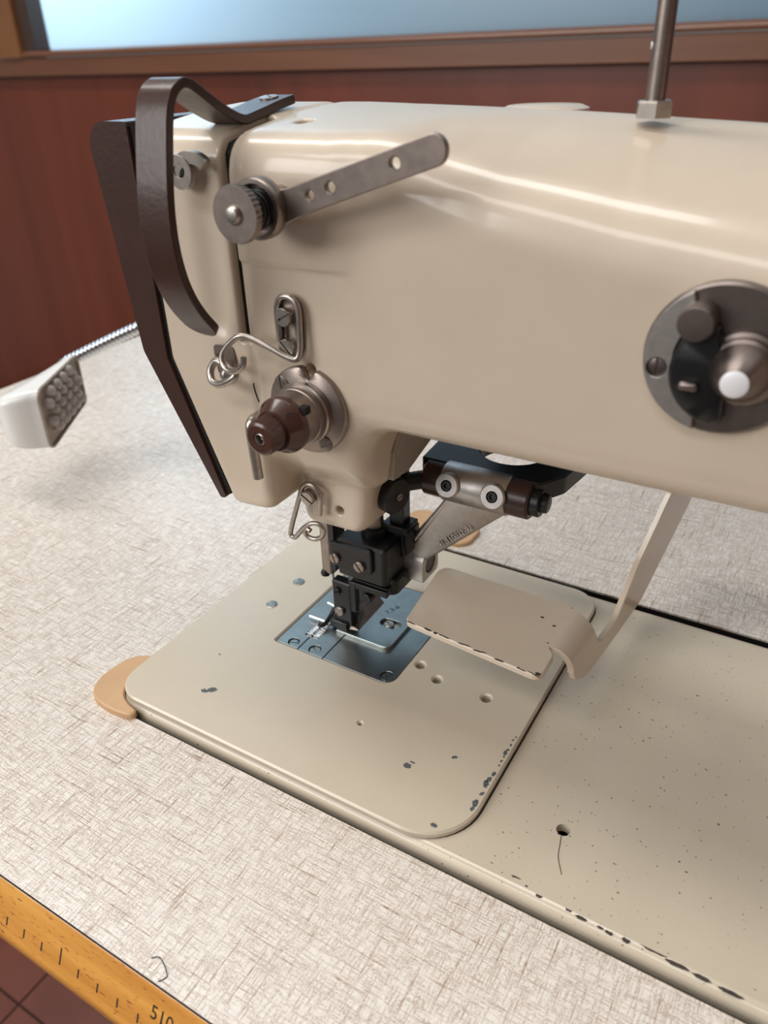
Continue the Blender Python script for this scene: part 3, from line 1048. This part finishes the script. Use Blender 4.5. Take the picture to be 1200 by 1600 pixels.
# ---- small hook guide in its recess
hk = MB().plate(rpoly([(-205.4, 156), (-195, 157), (-194.6, 150), (-199, 142.8), (-204.5, 144)], [2, 2, 3, 3, 3]), [circ(-202.5, 152.2, 1.2, 12)], 0, 1.4, 0.25, xf=XZ(213.6)).build('thread_hook', 'steel_dark', mc, smooth=35)
ringp = [(-201.6, 205.5, 148.6), (-199.2, 206.5, 152.2), (-195.2, 206.0, 151.6), (-190.2, 204.6, 150.2), (-187.6, 203.4, 149.6), (-190.4, 202.6, 147.2), (-195.6, 202.8, 144.8), (-200.0, 203.8, 145.2)]
MB().tube(ringp, 1.45, 10, 5, closed=True).build('hook_finger', 'steel', hk)
MB().lathe([(0, 2.6), (1.4, 2.6), (2.2, 1.6), (2.4, 0)], (-199.8, 212, 144.4), (0, -1, 0), 20).build('hook_screw', 'steel', hk)

# ---- main tension assembly
TX, TZ_ = -161.6, 138.0
pl = []
for k in range(120):
    a = 2 * math.pi * k / 120
    r = 16.6
    da = (a - math.radians(83) + math.pi) % (2 * math.pi) - math.pi
    if abs(da) < 0.22:
        r = 16.6 - 4.6 * (0.5 + 0.5 * math.cos(da / 0.22 * math.pi))
    pl.append((TX + r * math.cos(a), TZ_ + r * math.sin(a)))
tn = MB().plate(pl, [], 0, 2.6, 0.5, xf=XZ(212.6)).build('thread_tension', 'steel_dark', mc, smooth=50)
MB().screw((-171.8, 210.1, 147.0), (0, -1, 0), 2.9, 0.6, 1.75, 1.1).build('tension_screw', 'steel_dark', tn, smooth=30)
MB().screw((-154.0, 210.1, 126.2), (0, -1, 0), 2.9, 0.6, 0.6, 1.1).build('tension_screw', 'steel_dark', tn, smooth=30)
ax = lambda y0: ((TX, y0, TZ_), (0, -1, 0))
MB().lathe([(0, 10.5), (0, 11.3), (0.6, 11.6), (2.6, 11.6), (3.2, 11.1), (3.2, 10)], *ax(210.0), 48).build('tension_disc', 'steel', tn, smooth=35)
MB().lathe([(0, 10.5), (2.5, 10.5), (2.8, 10.1), (10.4, 10.1), (10.4, 9)], *ax(206.9), 48).build('drum', 'steel_dark', tn, smooth=35)
MB().lathe([(0, 10.2), (0.2, 10.4), (2.4, 10.4), (3.0, 10.1), (7.4, 7.4), (7.4, 6.0)], *ax(197.6), 56).build('dial_body', 'bakelite', tn, smooth=35)
MB().lathe([(0, 6.0), (0, 6.3), (6.6, 6.3), (7.6, 5.9), (8.1, 5.0), (8.1, 2.5), (7.6, 2.3), (4.0, 2.3), (4.0, 0)], *ax(190.6), 84, 0, (6.3,)).build('dial_knob', 'bakelite', tn, smooth=28)
MB().lathe([(0, 2.25), (3.7, 2.25), (4.0, 1.95), (4.0, 1.7), (0.6, 1.7), (0.6, 0)], *ax(186.5), 24).build('dial_bushing', 'steel', tn, smooth=35)
MB().lathe([(0, 1.4), (1.2, 1.3), (2.0, 0.8), (2.2, 0)], *ax(186.2), 16).build('stud_tip', 'steel_bright', tn)
# square window of the stop and the index line
MB().box(-154.6, -151.7, 196.4, 199.6, 143.2, 146.0).build('stop_window', 'blackgap', tn, bevel=0.2)
for ang_, ch_ in ((0.80, '6'), (-1.25, '5'), (2.3, '7')):
    # digits printed on the conical collar
    rr = 9.0
    rad = Vector((math.cos(ang_), 0, math.sin(ang_)))
    o_ = Vector((TX, 192.6, TZ_)) + rad * 8.9
    ux_ = Vector((math.sin(ang_), 0, -math.cos(ang_)))
    nrm = (rad * 0.85 + Vector((0, -0.53, 0))).normalized()
    uy_ = nrm.cross(ux_).normalized()
    lettering('dial_digit', ch_, 4.2, 0.03, o_ + nrm * 0.03 - uy_ * 1.4, ux_, uy_, 'ink', tn)
MB().tube([(-173.6, 196.8, 151.2), (-173.2, 196.4, 150.2), (-172.4, 196, 148), (-171, 195.6, 145)], 0.28, 6, 3).build('check_spring', 'black', tn)

# thread pull-off pin under the dial
MB().tube([(-187.0, 212.5, 130), (-187.0, 208.6, 129.4), (-186.8, 207, 126.5), (-186.4, 206.8, 118), (-185.8, 206.8, 106)], 2.1, 14, 4).build('pull_off_pin', 'steel', mc)

# ---- wire loop guide on the nose
ng = MB().screw((-177.6, 229.0, 89.2), (0, -1, 0), 3.3, 3.6, 2.6, 0.8, 0.5).build('nose_guide', 'steel', mc, smooth=40)
nl = [(-173.6, 228.6, 80.8), (-173.0, 228.4, 85), (-172.6, 228.2, 90), (-174.2, 228, 93.6), (-177.4, 228, 95), (-180.6, 227.8, 93.2), (-182.4, 227.4, 88.5), (-184.6, 227, 82), (-188.4, 226.6, 70.6), (-188.6, 226.4, 67.4), (-186.4, 226.2, 67.0), (-183.4, 226, 70.5),
      (-180.4, 226, 74), (-177, 226.4, 76.6), (-173.6, 227, 77), (-171.6, 227.6, 74.6), (-172.6, 227.8, 71), (-176, 227.6, 68.4), (-179.8, 227.2, 68.6), (-181.2, 226.8, 71), (-179.6, 226.4, 73.4), (-177.4, 226, 73)]
MB().tube(nl, 1.1, 10, 4).build('guide_wire', 'steel', ng)

# ---- needle, presser mechanism
nb = MB().plate(rrect(-194.6, -188.2, 254, 260, 1.5), [], 29, 76, 0.8).build('needle_clamp', 'steel_dark', mc, smooth=40)
MB().lathe([(0, 0.5), (0.6, 2.0), (2, 2.5), (3.4, 2.0), (4, 0.5)], (-193, 254.6, 26.2), (0, 0.2, 1), 20).build('clamp_ball', 'black', nb)
MB().box(-188.2, -184.6, 252.5, 262, 33, 60).build('needle_guide', 'black', nb, bevel=0.4)
MB().lathe([(0, 0.0), (2.2, 0.55), (20, 0.6), (26, 0.85), (30, 0.85)], (-190.3, 257, -0.5), (0, 0, 1), 12).build('needle', 'steel_bright', mc)
pbar = MB().cyl((-167.2, 262, 30), (-167.2, 262, 100), 4.1, 24).build('presser_bar', 'steel_dark', mc)
MB().lathe([(0, 6.2), (0.5, 6.8), (4.0, 6.8), (4.5, 6.0)], (-167.2, 262, 55), (0, 0, 1), 28).build('bar_collar', 'black', mc)
pc_ = MB().plate(rrect(-181.5, -154.5, 249, 271, 2.5), [], 36, 55.6, 1.2).build('presser_clamp', 'black', mc, smooth=40)
MB().plate(rrect(-183.6, -160.6, 41.4, 54.6, 1.5), [], 0, 2.4, 0.6, xf=lambda u, v, z: (u, 249.2 - z - 0.02 * (v - 48), v + 0.05 * (u + 172))).build('clamp_plate', 'black', pc_, smooth=40)
MB().screw((-180.3, 246.9, 46.0), (0, -1, 0), 2.7, 1.6, 1.9, 0.7).build('clamp_screw', 'steel_dark', pc_, smooth=30)
MB().screw((-166.8, 246.9, 45.4), (0, -1, 0), 2.9, 1.6, 2.2, 0.8).build('clamp_screw', 'steel_dark', pc_, smooth=30)
MB().box(-174, -153.5, 247.8, 250.6, 30.5, 33.8).box(-174, -170.8, 247.6, 250.6, 16, 33.6).box(-174, -154, 250, 266, 30.5, 34).build('angle_bracket', 'black', pc_, bevel=0.4)
MB().cyl((-164.5, 252, 27), (-164.5, 247, 27), 2.6, 18, 0.3).build('bracket_screw', 'black', pc_)
MB().plate(rrect(-171, -152, 253, 274, 4), [], 29, 37, 1).build('lower_block', 'black', pc_, smooth=40)
MB().box(-178, -171, 252, 259, 18, 38).build('foot_bar', 'steel_plate', mc, bevel=0.6)
ft = MB().plate(rrect(-184.4, -173.6, 247.6, 253.2, 1.0), [], 7, 31.5, 0.6).build('presser_foot', 'black', mc, smooth=40)
MB().screw((-181.0, 247.7, 26), (0, -1, 0), 2.0, 1.5, 0.4, 0.6).build('foot_screw', 'black', ft, smooth=30)
MB().screw((-180.2, 247.7, 14.4), (0, -1, 0), 2.6, 1.7, 0.9, 0.7).build('foot_screw', 'steel_dark', ft, smooth=30)
mb = MB()
sole = [(238.5, 5.2), (240.5, 3.9), (244, 3.4), (250, 3.4), (262, 3.4), (274, 3.6)]
vs = []
for (y_, z_) in sole:
    vs += [(-188.2, y_, z_), (-175.6, y_, z_), (-175.6, y_, z_ + 1.5), (-188.2, y_, z_ + 1.5)]
fs = [(i * 4 + k, i * 4 + (k + 1) % 4, (i + 1) * 4 + (k + 1) % 4, (i + 1) * 4 + k) for i in range(5) for k in range(4)] + [(3, 2, 1, 0), (20, 21, 22, 23)]
mb.add(vs, fs)
MB().box(-186.4, -175.8, 246, 272, 3.3, 8).build('foot_sole', 'black', ft, bevel=0.8)
MB().tube([(-187.6, 253, 9.5), (-187.9, 249, 6.6), (-188.2, 245, 5.0), (-189.4, 243, 4.6), (-190.8, 243.2, 4.6)], 1.1, 8, 4).build('foot_toe', 'black', ft)
MB().cyl((-199.2, 247, 4.2), (-188.8, 247, 4.2), 0.75, 10).build('toe_bar', 'steel_bright', ft)
MB().cyl((-196.6, 259.5, 5.2), (-186.8, 258, 5.2), 0.65, 10).build('toe_bar', 'steel_bright', ft)

# lifting post, disc and pins at the right of the nose
MB().box(-160.6, -153.2, 264, 271, 44, 97).build('lifting_post', 'black', mc, bevel=0.6)
MB().box(-163.5, -150.2, 261.5, 273, 58, 62).box(-151.8, -149.6, 262, 273, 48, 60).build('post_collar', 'black', mc, bevel=0.5)
dsc = MB().lathe([(0, 6.5), (0.8, 8.0), (5.0, 8.2), (5.8, 7.6), (5.8, 2.4), (5.4, 0)], (-152.6, 250.5, 86.2), (1, -0.22, 0), 36).build('lifter_disc', 'black', mc, smooth=35)
MB().screw((-146.9, 250.0, 86.0), (1, -0.22, 0), 1.7, 0.8, 0.3, 0.5).build('disc_screw', 'steel_dark', dsc, smooth=30)
MB().cyl((-152, 264, 85), (-143, 272, 85.5), 4.2, 20, 0.4).build('lifter_pin', 'black', mc)

# ---- cast aluminium lever hanging from the brown spindle
YC, ZC = 274.0, 85.5
lev = MB().cyl((-145.5, YC, ZC), (-95.5, YC, ZC), 8.4, 36, 0.9).build('spindle', 'brown', mc)
plh = MB().plate(rpoly([(-148.5, 273), (-93, 273), (-86, 285), (-80, 335), (-140, 335), (-150.5, 300)], [2, 2, 8, 6, 6, 10]), [circ(-115.0, 299.0, 15.2, 40)], 86, 94.5, 0.8).build('bracket_plate', 'black', mc, smooth=40)
MB().box(-132, -96, 316, 333, 94, 150).box(-132, -96, 290, 333, 136, 150).build('bracket_post', 'black', mc, bevel=1)
MB().lathe([(0, 8.8), (0.5, 9.2), (30.0, 9.2), (30.5, 8.8)], (-136.0, YC, ZC), (1, 0, 0), 40).build('lever_sleeve', 'alu', lev, smooth=40)
nd_ = Vector((0, -0.95, 0.30)).normalized()
for bxx in (-131.4, -110.2):
    o_ = Vector((bxx, YC, ZC - 0.2))
    MB().lathe([(4, 5.6), (10.0, 5.6), (10.8, 5.0), (10.8, 2.6), (9.4, 2.4), (9.4, 0)], o_, nd_, 32).build('lever_boss', 'alu', lev, smooth=35)
    MB().lathe([(0, 2.5), (1.3, 2.5), (1.6, 2.1), (1.6, 1.3), (0.6, 1.2), (0.6, 0)], o_ + nd_ * 9.2, nd_, 6).build('socket_screw', 'black', lev, smooth=20)
web = [(-131.5, 82), (-105.5, 82.5), (-106.0, 78.5), (-143.6, 43.0), (-157.0, 36.0), (-157.0, 41)]
MB().plate(rpoly(web, [2, 1, 2, 3, 2, 4]), [], 0, 5.0, 1.2, xf=lambda u, v, z: (u, 273.5 - z - 0.02 * (v - 40), v)).build('lever_web', 'alu', lev, smooth=45)
MB().tube([(-131.8, 269.2, 80), (-138.5, 269.4, 70), (-147.4, 269.8, 57), (-156.4, 270.2, 43)], 1.6, 10, 3).build('lever_rib', 'alu', lev)
lettering('cast_number', '91-110032-92', 3.9, 0.25, (-127.6, 267.7, 60.6), (0.735, 0, 0.678), (-0.678, 0, 0.735), 'alu', lev)
MB().plate(rpoly([(266.4, 30.6), (282, 30.6), (282, 46.5), (266.4, 46.5)], [1.2, 3, 7.5, 6.5], 8), [circ(274.4, 38.4, 5.2)], 0, 13.4, 0.5, xf=lambda u, v, z: (-157.6 + z, u, v)).build('lever_foot', 'alu', lev, smooth=40)
MB().cyl((-150, 274.5, 38.4), (-144.9, 274.5, 38.4), 5.0, 24, 0.4).build('foot_pin', 'brown', lev)
MB().cyl((-172, 272, 39), (-156, 274, 38.6), 5.4, 24, 0.5).build('link_pin', 'black', mc)
MB().lathe([(0, 6.4), (3.6, 6.4), (4.2, 5.8), (4.2, 4.2), (6.6, 4.0), (7.0, 3.4), (7.0, 0)], (-95.7, YC, ZC), (1, 0, 0), 32).build('spindle_nut', 'black', lev, smooth=35)

# ---- cream finger guard: flat plate, rolled corner, rising strap
GZ = 44.0
gpl = rpoly([(-130, 223.4), (-67.7, 217.9), (-67.9, 232.5), (-71, 236.5), (-71.6, 266), (-135.2, 267.8)], [4, 4, 4, 2, 0, 5])
fg = MB().plate(gpl, [], GZ - 2.4, GZ, 0.5).build('finger_guard', 'cream', mc, smooth=30)
TH = 2.6
mb = MB(); ring = []
y0s, y1s = 237.0, 264.5
arcp = []
for k in range(9):
    a = math.radians(90 - 90 * k / 8)
    arcp.append((-71.2 + 11.4 * math.cos(a), GZ - 11.4 + 11.4 * math.sin(a), -71.2 + 8.8 * math.cos(a), GZ - 11.4 + 8.8 * math.sin(a)))
arcp = [(-76.5, GZ + 0.04, -76.5, GZ - 2.4)] + arcp
vs = []
for (xo, zo, xi, zi) in arcp:
    f_ = max(0.0, (xo + 71.2) / 11.4)
    ya = y0s + 1.5 * f_; yb = y1s - 3.0 * f_
    sh = 0.096
    vs += [(xo + (ya - 249) * sh * f_, ya, zo), (xo + (yb - 249) * sh * f_, yb, zo), (xi + (yb - 249) * sh * f_, yb, zi), (xi + (ya - 249) * sh * f_, ya, zi)]
fs = [(i * 4 + k, i * 4 + (k + 1) % 4, (i + 1) * 4 + (k + 1) % 4, (i + 1) * 4 + k) for i in range(9) for k in range(4)] + [(3, 2, 1, 0), (36, 37, 38, 39)]
mb.add(vs, fs).build('rolled_corner', 'cream', fg, smooth=50)
flg = rpoly([(238.6, 34), (242, 26.5), (252, 20.8), (264, 19.4), (316, 20), (338, 29.5), (378, 46.7), (386, 80), (386, 150), (296, 150), (296, 136), (366, 136), (366, 96), (338, 69), (304.6, 48.7), (284, 30.2), (268, 29.2), (261.4, 33.4)],
            [2, 6, 8, 6, 20, 30, 12, 12, 8, 0, 0, 6, 12, 10, 30, 10, 4, 1])
MB().plate(flg, [], -TH, 0, 0.4, xf=lambda u, v, z: (-59.8 + 0.096 * (u - 249) + z, u, v)).build('guard_strap', 'cream', fg, smooth=30)
rr = random.Random(211)
t = 0.0; k = 0
while t < 1.0:
    w_c = rr.choice((0.5, 0.7, 1.0, 1.6, 2.4, 3.2))
    x_ = -127 + 58 * t; y_ = 223.5 - 5.2 * t
    blob(x_, y_ + rr.uniform(-0.1, 0.5), w_c, rr.uniform(0.22, 0.55), GZ - 0.02, fg, 'chipdark', 300 + k, rr.uniform(-0.25, 0.1))
    t += (w_c * 1.7 + rr.uniform(0.3, 4.5)) / 58; k += 1
for (x_, y_, r_) in ((-80.5, 253, 0.9), (-74.2, 250, 0.8), (-72.6, 238.6, 0.5), (-69.5, 219.8, 1.2), (-115, 222.6, 1.0)):
    blob(x_, y_, r_, r_ * 0.7, GZ, fg, 'chipdark', int(x_ * -7))

# ---- stitch-length dial at the right
DX, DZ = -25.6, 178.2
dl = MB().lathe([(0, 19.0), (0, 20.3), (2.2, 20.3), (3.0, 19.6), (3.0, 0)], (DX, 212.9, DZ), (0, -1, 0), 64).build('stitch_dial', 'gunmetal', mc, smooth=35)
cres = []
for k in range(17):
    a = math.radians(118 + (258 - 118) * k / 16)
    cres.append((DX + 19.8 * math.cos(a), DZ + 19.8 * math.sin(a)))
for k in range(13):
    a = math.radians(240 - (240 - 130) * k / 12)
    cres.append((DX + 2.0 + 14.0 * math.cos(a), DZ + 13.0 * math.sin(a)))
MB().plate(cres, [circ(-41.4, 174.6, 2.7, 20)], 0, 1.6, 0.3, xf=XZ(209.9)).build('dial_scale', 'alu', dl, smooth=35)
MB().screw((-41.4, 209.8, 174.6), (0, -1, 0), 2.4, 0.8, 1.65, 0.7).build('dial_screw', 'gunmetal', dl, smooth=30)
blk = []
for k in range(15):
    a = math.radians(118 + (262 - 118) * k / 14)
    blk.append((DX + 2.0 + 14.2 * math.cos(a), DZ + 14.0 * math.sin(a) - 2.6))
blk += [(-22.5, 163.5), (-23.0, 171), (-24, 178), (-27, 188)]
MB().plate(blk, [], 0, 4.2, 0.9, xf=XZ(209.8)).build('dial_lever', 'black', dl, smooth=45)
MB().box(-34.5, -29.5, 203.4, 206, 171.0, 173.4).build('lever_grip', 'gunmetal', dl, bevel=0.9)
MB().lathe([(0, 4.6), (7.6, 4.6), (8.3, 4.2), (8.6, 0)], (-32.4, 210, 189.2), (0, -1, 0), 28).build('dial_button', 'gunmetal', dl, smooth=35)
MB().lathe([(0, 9.6), (1.6, 9.6), (2.1, 8.6), (3.6, 8.4), (4.2, 7.6), (5.6, 7.2), (12.4, 3.9), (12.9, 3.5), (12.9, 0)], (-20.2, 210, 177.4), (0, -1, 0), 48).build('dial_cone', 'gunmetal', dl, smooth=35)
MB().lathe([(0, 3.4), (0.5, 3.4), (0.9, 2.8), (0.9, 0)], (-20.2, 197.2, 177.4), (0, -1, 0), 28).build('dial_dot', 'whitedot', dl)

# ---- thread stand post on top
ps = MB().lathe([(0, 5.4), (4.0, 5.4), (4.6, 5.0), (4.6, 2.6)], (-64.0, 262, 230.6), (0, 0, 1), 6, 0.35).build('thread_post', 'steel', mc, smooth=20)
MB().cyl((-64.0, 262, 234), (-64.0, 262, 470), 2.8, 24).build('post_rod', 'steel_dark', ps)
MB().cyl((-67.0, 261.2, 249.0), (-63.0, 262.2, 249.0), 0.95, 14).build('post_hole_mark', 'whitedot', ps)  # white stub added where the rod has its small cross-hole
MB().lathe([(0, 15), (1.2, 15), (2.2, 12.5), (2.5, 0)], (-106, 284, 230.4), (0, 0, 1), 40).build('oil_cap', 'cream', mc)

# ================================================================== CORNER REST PADS
def smooth_loop(pts, n=6):
    out = []; N = len(pts)
    for i in range(N):
        p0, p1_, p2_, p3_ = [np.array(pts[(i + q) % N], float) for q in (-1, 0, 1, 2)]
        for k in range(n):
            t = k / n
            out.append(tuple(0.5 * (2 * p1_ + (p2_ - p0) * t + (2 * p0 - 5 * p1_ + 4 * p2_ - p3_) * t * t + (3 * p1_ - p0 - 3 * p2_ + p3_) * t ** 3)))
    return out


p1 = MB().plate(smooth_loop([(-233, 154.6), (-246, 153.6), (-257, 156.4), (-262.4, 165), (-262, 178), (-257.5, 186), (-251, 188), (-249.1, 180), (-248.6, 171), (-244, 163.2), (-237.5, 159.8), (-231.5, 158.2)]), [], TZ + 0.02, 0.45, 0.7)
p1 = p1.build('rest_pad', 'tan', None, smooth=30)
p1['label'] = 'tan rubber rest pad under the front left corner of the machine bed'; p1['category'] = 'rest pad'
p2 = MB().plate(rpoly([(-208, 348.6), (-160.5, 348.6), (-160.5, 375), (-208, 376)], [6, 9, 9, 9], 8), [], TZ + 0.02, TZ + 2.6, 0.6)
p2 = p2.build('rest_pad', 'tan', None, smooth=30)
p2['label'] = 'flat tan rest pad behind the machine bed, past the aluminium lever'; p2['category'] = 'rest pad'

# ================================================================== WORK LAMP
lamp = root('work_lamp', (-190, 300, 150), 'white LED work lamp on chrome gooseneck left of the machine', 'lamp')
A_, B_, C_, D_ = [Vector(p) for p in ((-451.4, 333.5, 77.2), (-455.9, 335.1, 40.2), (-431.4, 281.0, 28.6), (-427, 279.9, 73.0))]
nL = (B_ - A_).cross(D_ - A_).normalized()
if nL.x < 0:
    nL = -nL
# shell: loft of outlines from the open face backwards
le = ((D_ + C_) / 2 - (A_ + B_) / 2).normalized()      # along the lamp, towards the operator
wi = le.cross(nL).normalized()
if wi.z < 0:
    wi = -wi
mid = (A_ + B_ + C_ + D_) / 4
def lp(l, w, d):
    return mid + le * l + wi * w - nL * d
HL, HW = 29.5, 20.0
outl = []
for (l, w) in rpoly([(-HL, -HW * 0.92), (HL, -HW * 1.1), (HL, HW * 1.1), (-HL, HW * 0.92)], [3, 6, 6, 3], 6):
    outl.append((l, w))
vs = []; n_ = len(outl); levels = []
NLV = 12
for j in range(NLV):
    an = math.radians(90 * max(0, j - 1) / (NLV - 2))
    d = 30.0 * math.sin(an) if j else -0.8
    sw = max(0.05, math.cos(an)) ** 0.55
    for (l, w) in outl:
        k_ = 0.30 + 0.70 * (l + HL) / (2 * HL)          # thin at the gooseneck end, deep at the rounded end
        if l > 0:
            ll = l * (0.35 + 0.65 * sw) + 11.0 * math.sin(2 * an) * (l / HL) ** 2
        else:
            ll = l * (0.6 + 0.4 * sw)
        vs.append(lp(ll, w * (0.12 + 0.88 * sw), d * k_))
fs = []
for j in range(NLV - 1):
    for k in range(n_):
        fs.append((j * n_ + k, j * n_ + (k + 1) % n_, (j + 1) * n_ + (k + 1) % n_, (j + 1) * n_ + k))
fs.append(tuple((NLV - 1) * n_ + k for k in range(n_)))
link_mesh('lamp_shell', vs, fs, 'white', lamp, smooth=60)
bm_ = MB().add([lp(l * 0.96, w * 0.95, -0.2) for l, w in outl] + [lp(l * 0.96, w * 0.95, 2.5) for l, w in outl],
               [tuple(range(n_))] + [(k, (k + 1) % n_, n_ + (k + 1) % n_, n_ + k) for k in range(n_)])
board = bm_.build('led_board', 'ledback', lamp, smooth=30)
# rim lip
rim = [lp(l * 0.99, w * 0.99, -0.9) for l, w in outl]
MB().tube(rim, 1.0, 8, 1, closed=True).build('lamp_rim', 'plasticgrey', lamp)
# LED domes: one mesh shared by copies
led0 = None
u_, v_, w_ = nL.orthogonal().normalized(), None, nL
rows = []
for r in range(6):
    for c in range(5):
        l = -21.5 + r * 9.2 + (c % 2) * 4.6
        w = -10.5 + c * 6.5
        if l > 24 or (w > 13 and l < -20):
            continue
        rows.append((l, w))
for i, (l, w) in enumerate(rows):
    if led0 is None:
        led0 = MB().lathe([(0, 4.0), (0.7, 4.0), (0.7, 3.7), (2.4, 3.7), (4.2, 3.1), (5.3, 1.9), (5.7, 0)], lp(l, w, -0.2), nL, 20).build('led_lens', 'led', lamp, smooth=60)
        l0 = lp(l, w, -0.2)
    else:
        o = led0.copy(); COL.objects.link(o); o.parent = lamp
        o.location = (lp(l, w, -0.2) - l0) * U
# gooseneck: ribbed chrome tube
gpath = [lp(-27, 12, 5), lp(-31, 12.5, 5), Vector((-411, 362, 94.0)), Vector((-368, 383, 110)), Vector((-310, 385, 130)), Vector((-245, 350, 150)), Vector((-205, 318, 160)), Vector((-190, 297, 162))]
P = []
for i in range(len(gpath) - 1):
    p0 = gpath[max(0, i - 1)]; p1_ = gpath[i]; p2_ = gpath[i + 1]; p3_ = gpath[min(len(gpath) - 1, i + 2)]
    for k in range(10):
        t = k / 10
        P.append(0.5 * ((2 * p1_) + (p2_ - p0) * t + (2 * p0 - 5 * p1_ + 4 * p2_ - p3_) * t * t + (3 * p1_ - p0 - 3 * p2_ + p3_) * t ** 3))
P.append(gpath[-1])
# resample at 0.7 so that every coil of the hose shows
S_ = [0.0]
for a, b_ in zip(P[:-1], P[1:]):
    S_.append(S_[-1] + (b_ - a).length)
Q = []; R2 = []
s_ = 0.0; i = 0; k = 0
while s_ < S_[-1]:
    while S_[i + 1] < s_:
        i += 1
    t = (s_ - S_[i]) / (S_[i + 1] - S_[i])
    Q.append(P[i].lerp(P[i + 1], t)); R2.append([3.2, 4.1, 4.5, 4.1][k % 4])
    s_ += 0.82; k += 1
MB().tube(Q, 4, 16, 1, rads=R2).build('gooseneck', 'chrome', lamp, smooth=75)
MB().lathe([(0, 9), (6, 9), (8, 6), (8, 0)], (-190, 297.5, 162), (-0.55, 0.8, -0.1), 24).build('lamp_mount', 'black', lamp)
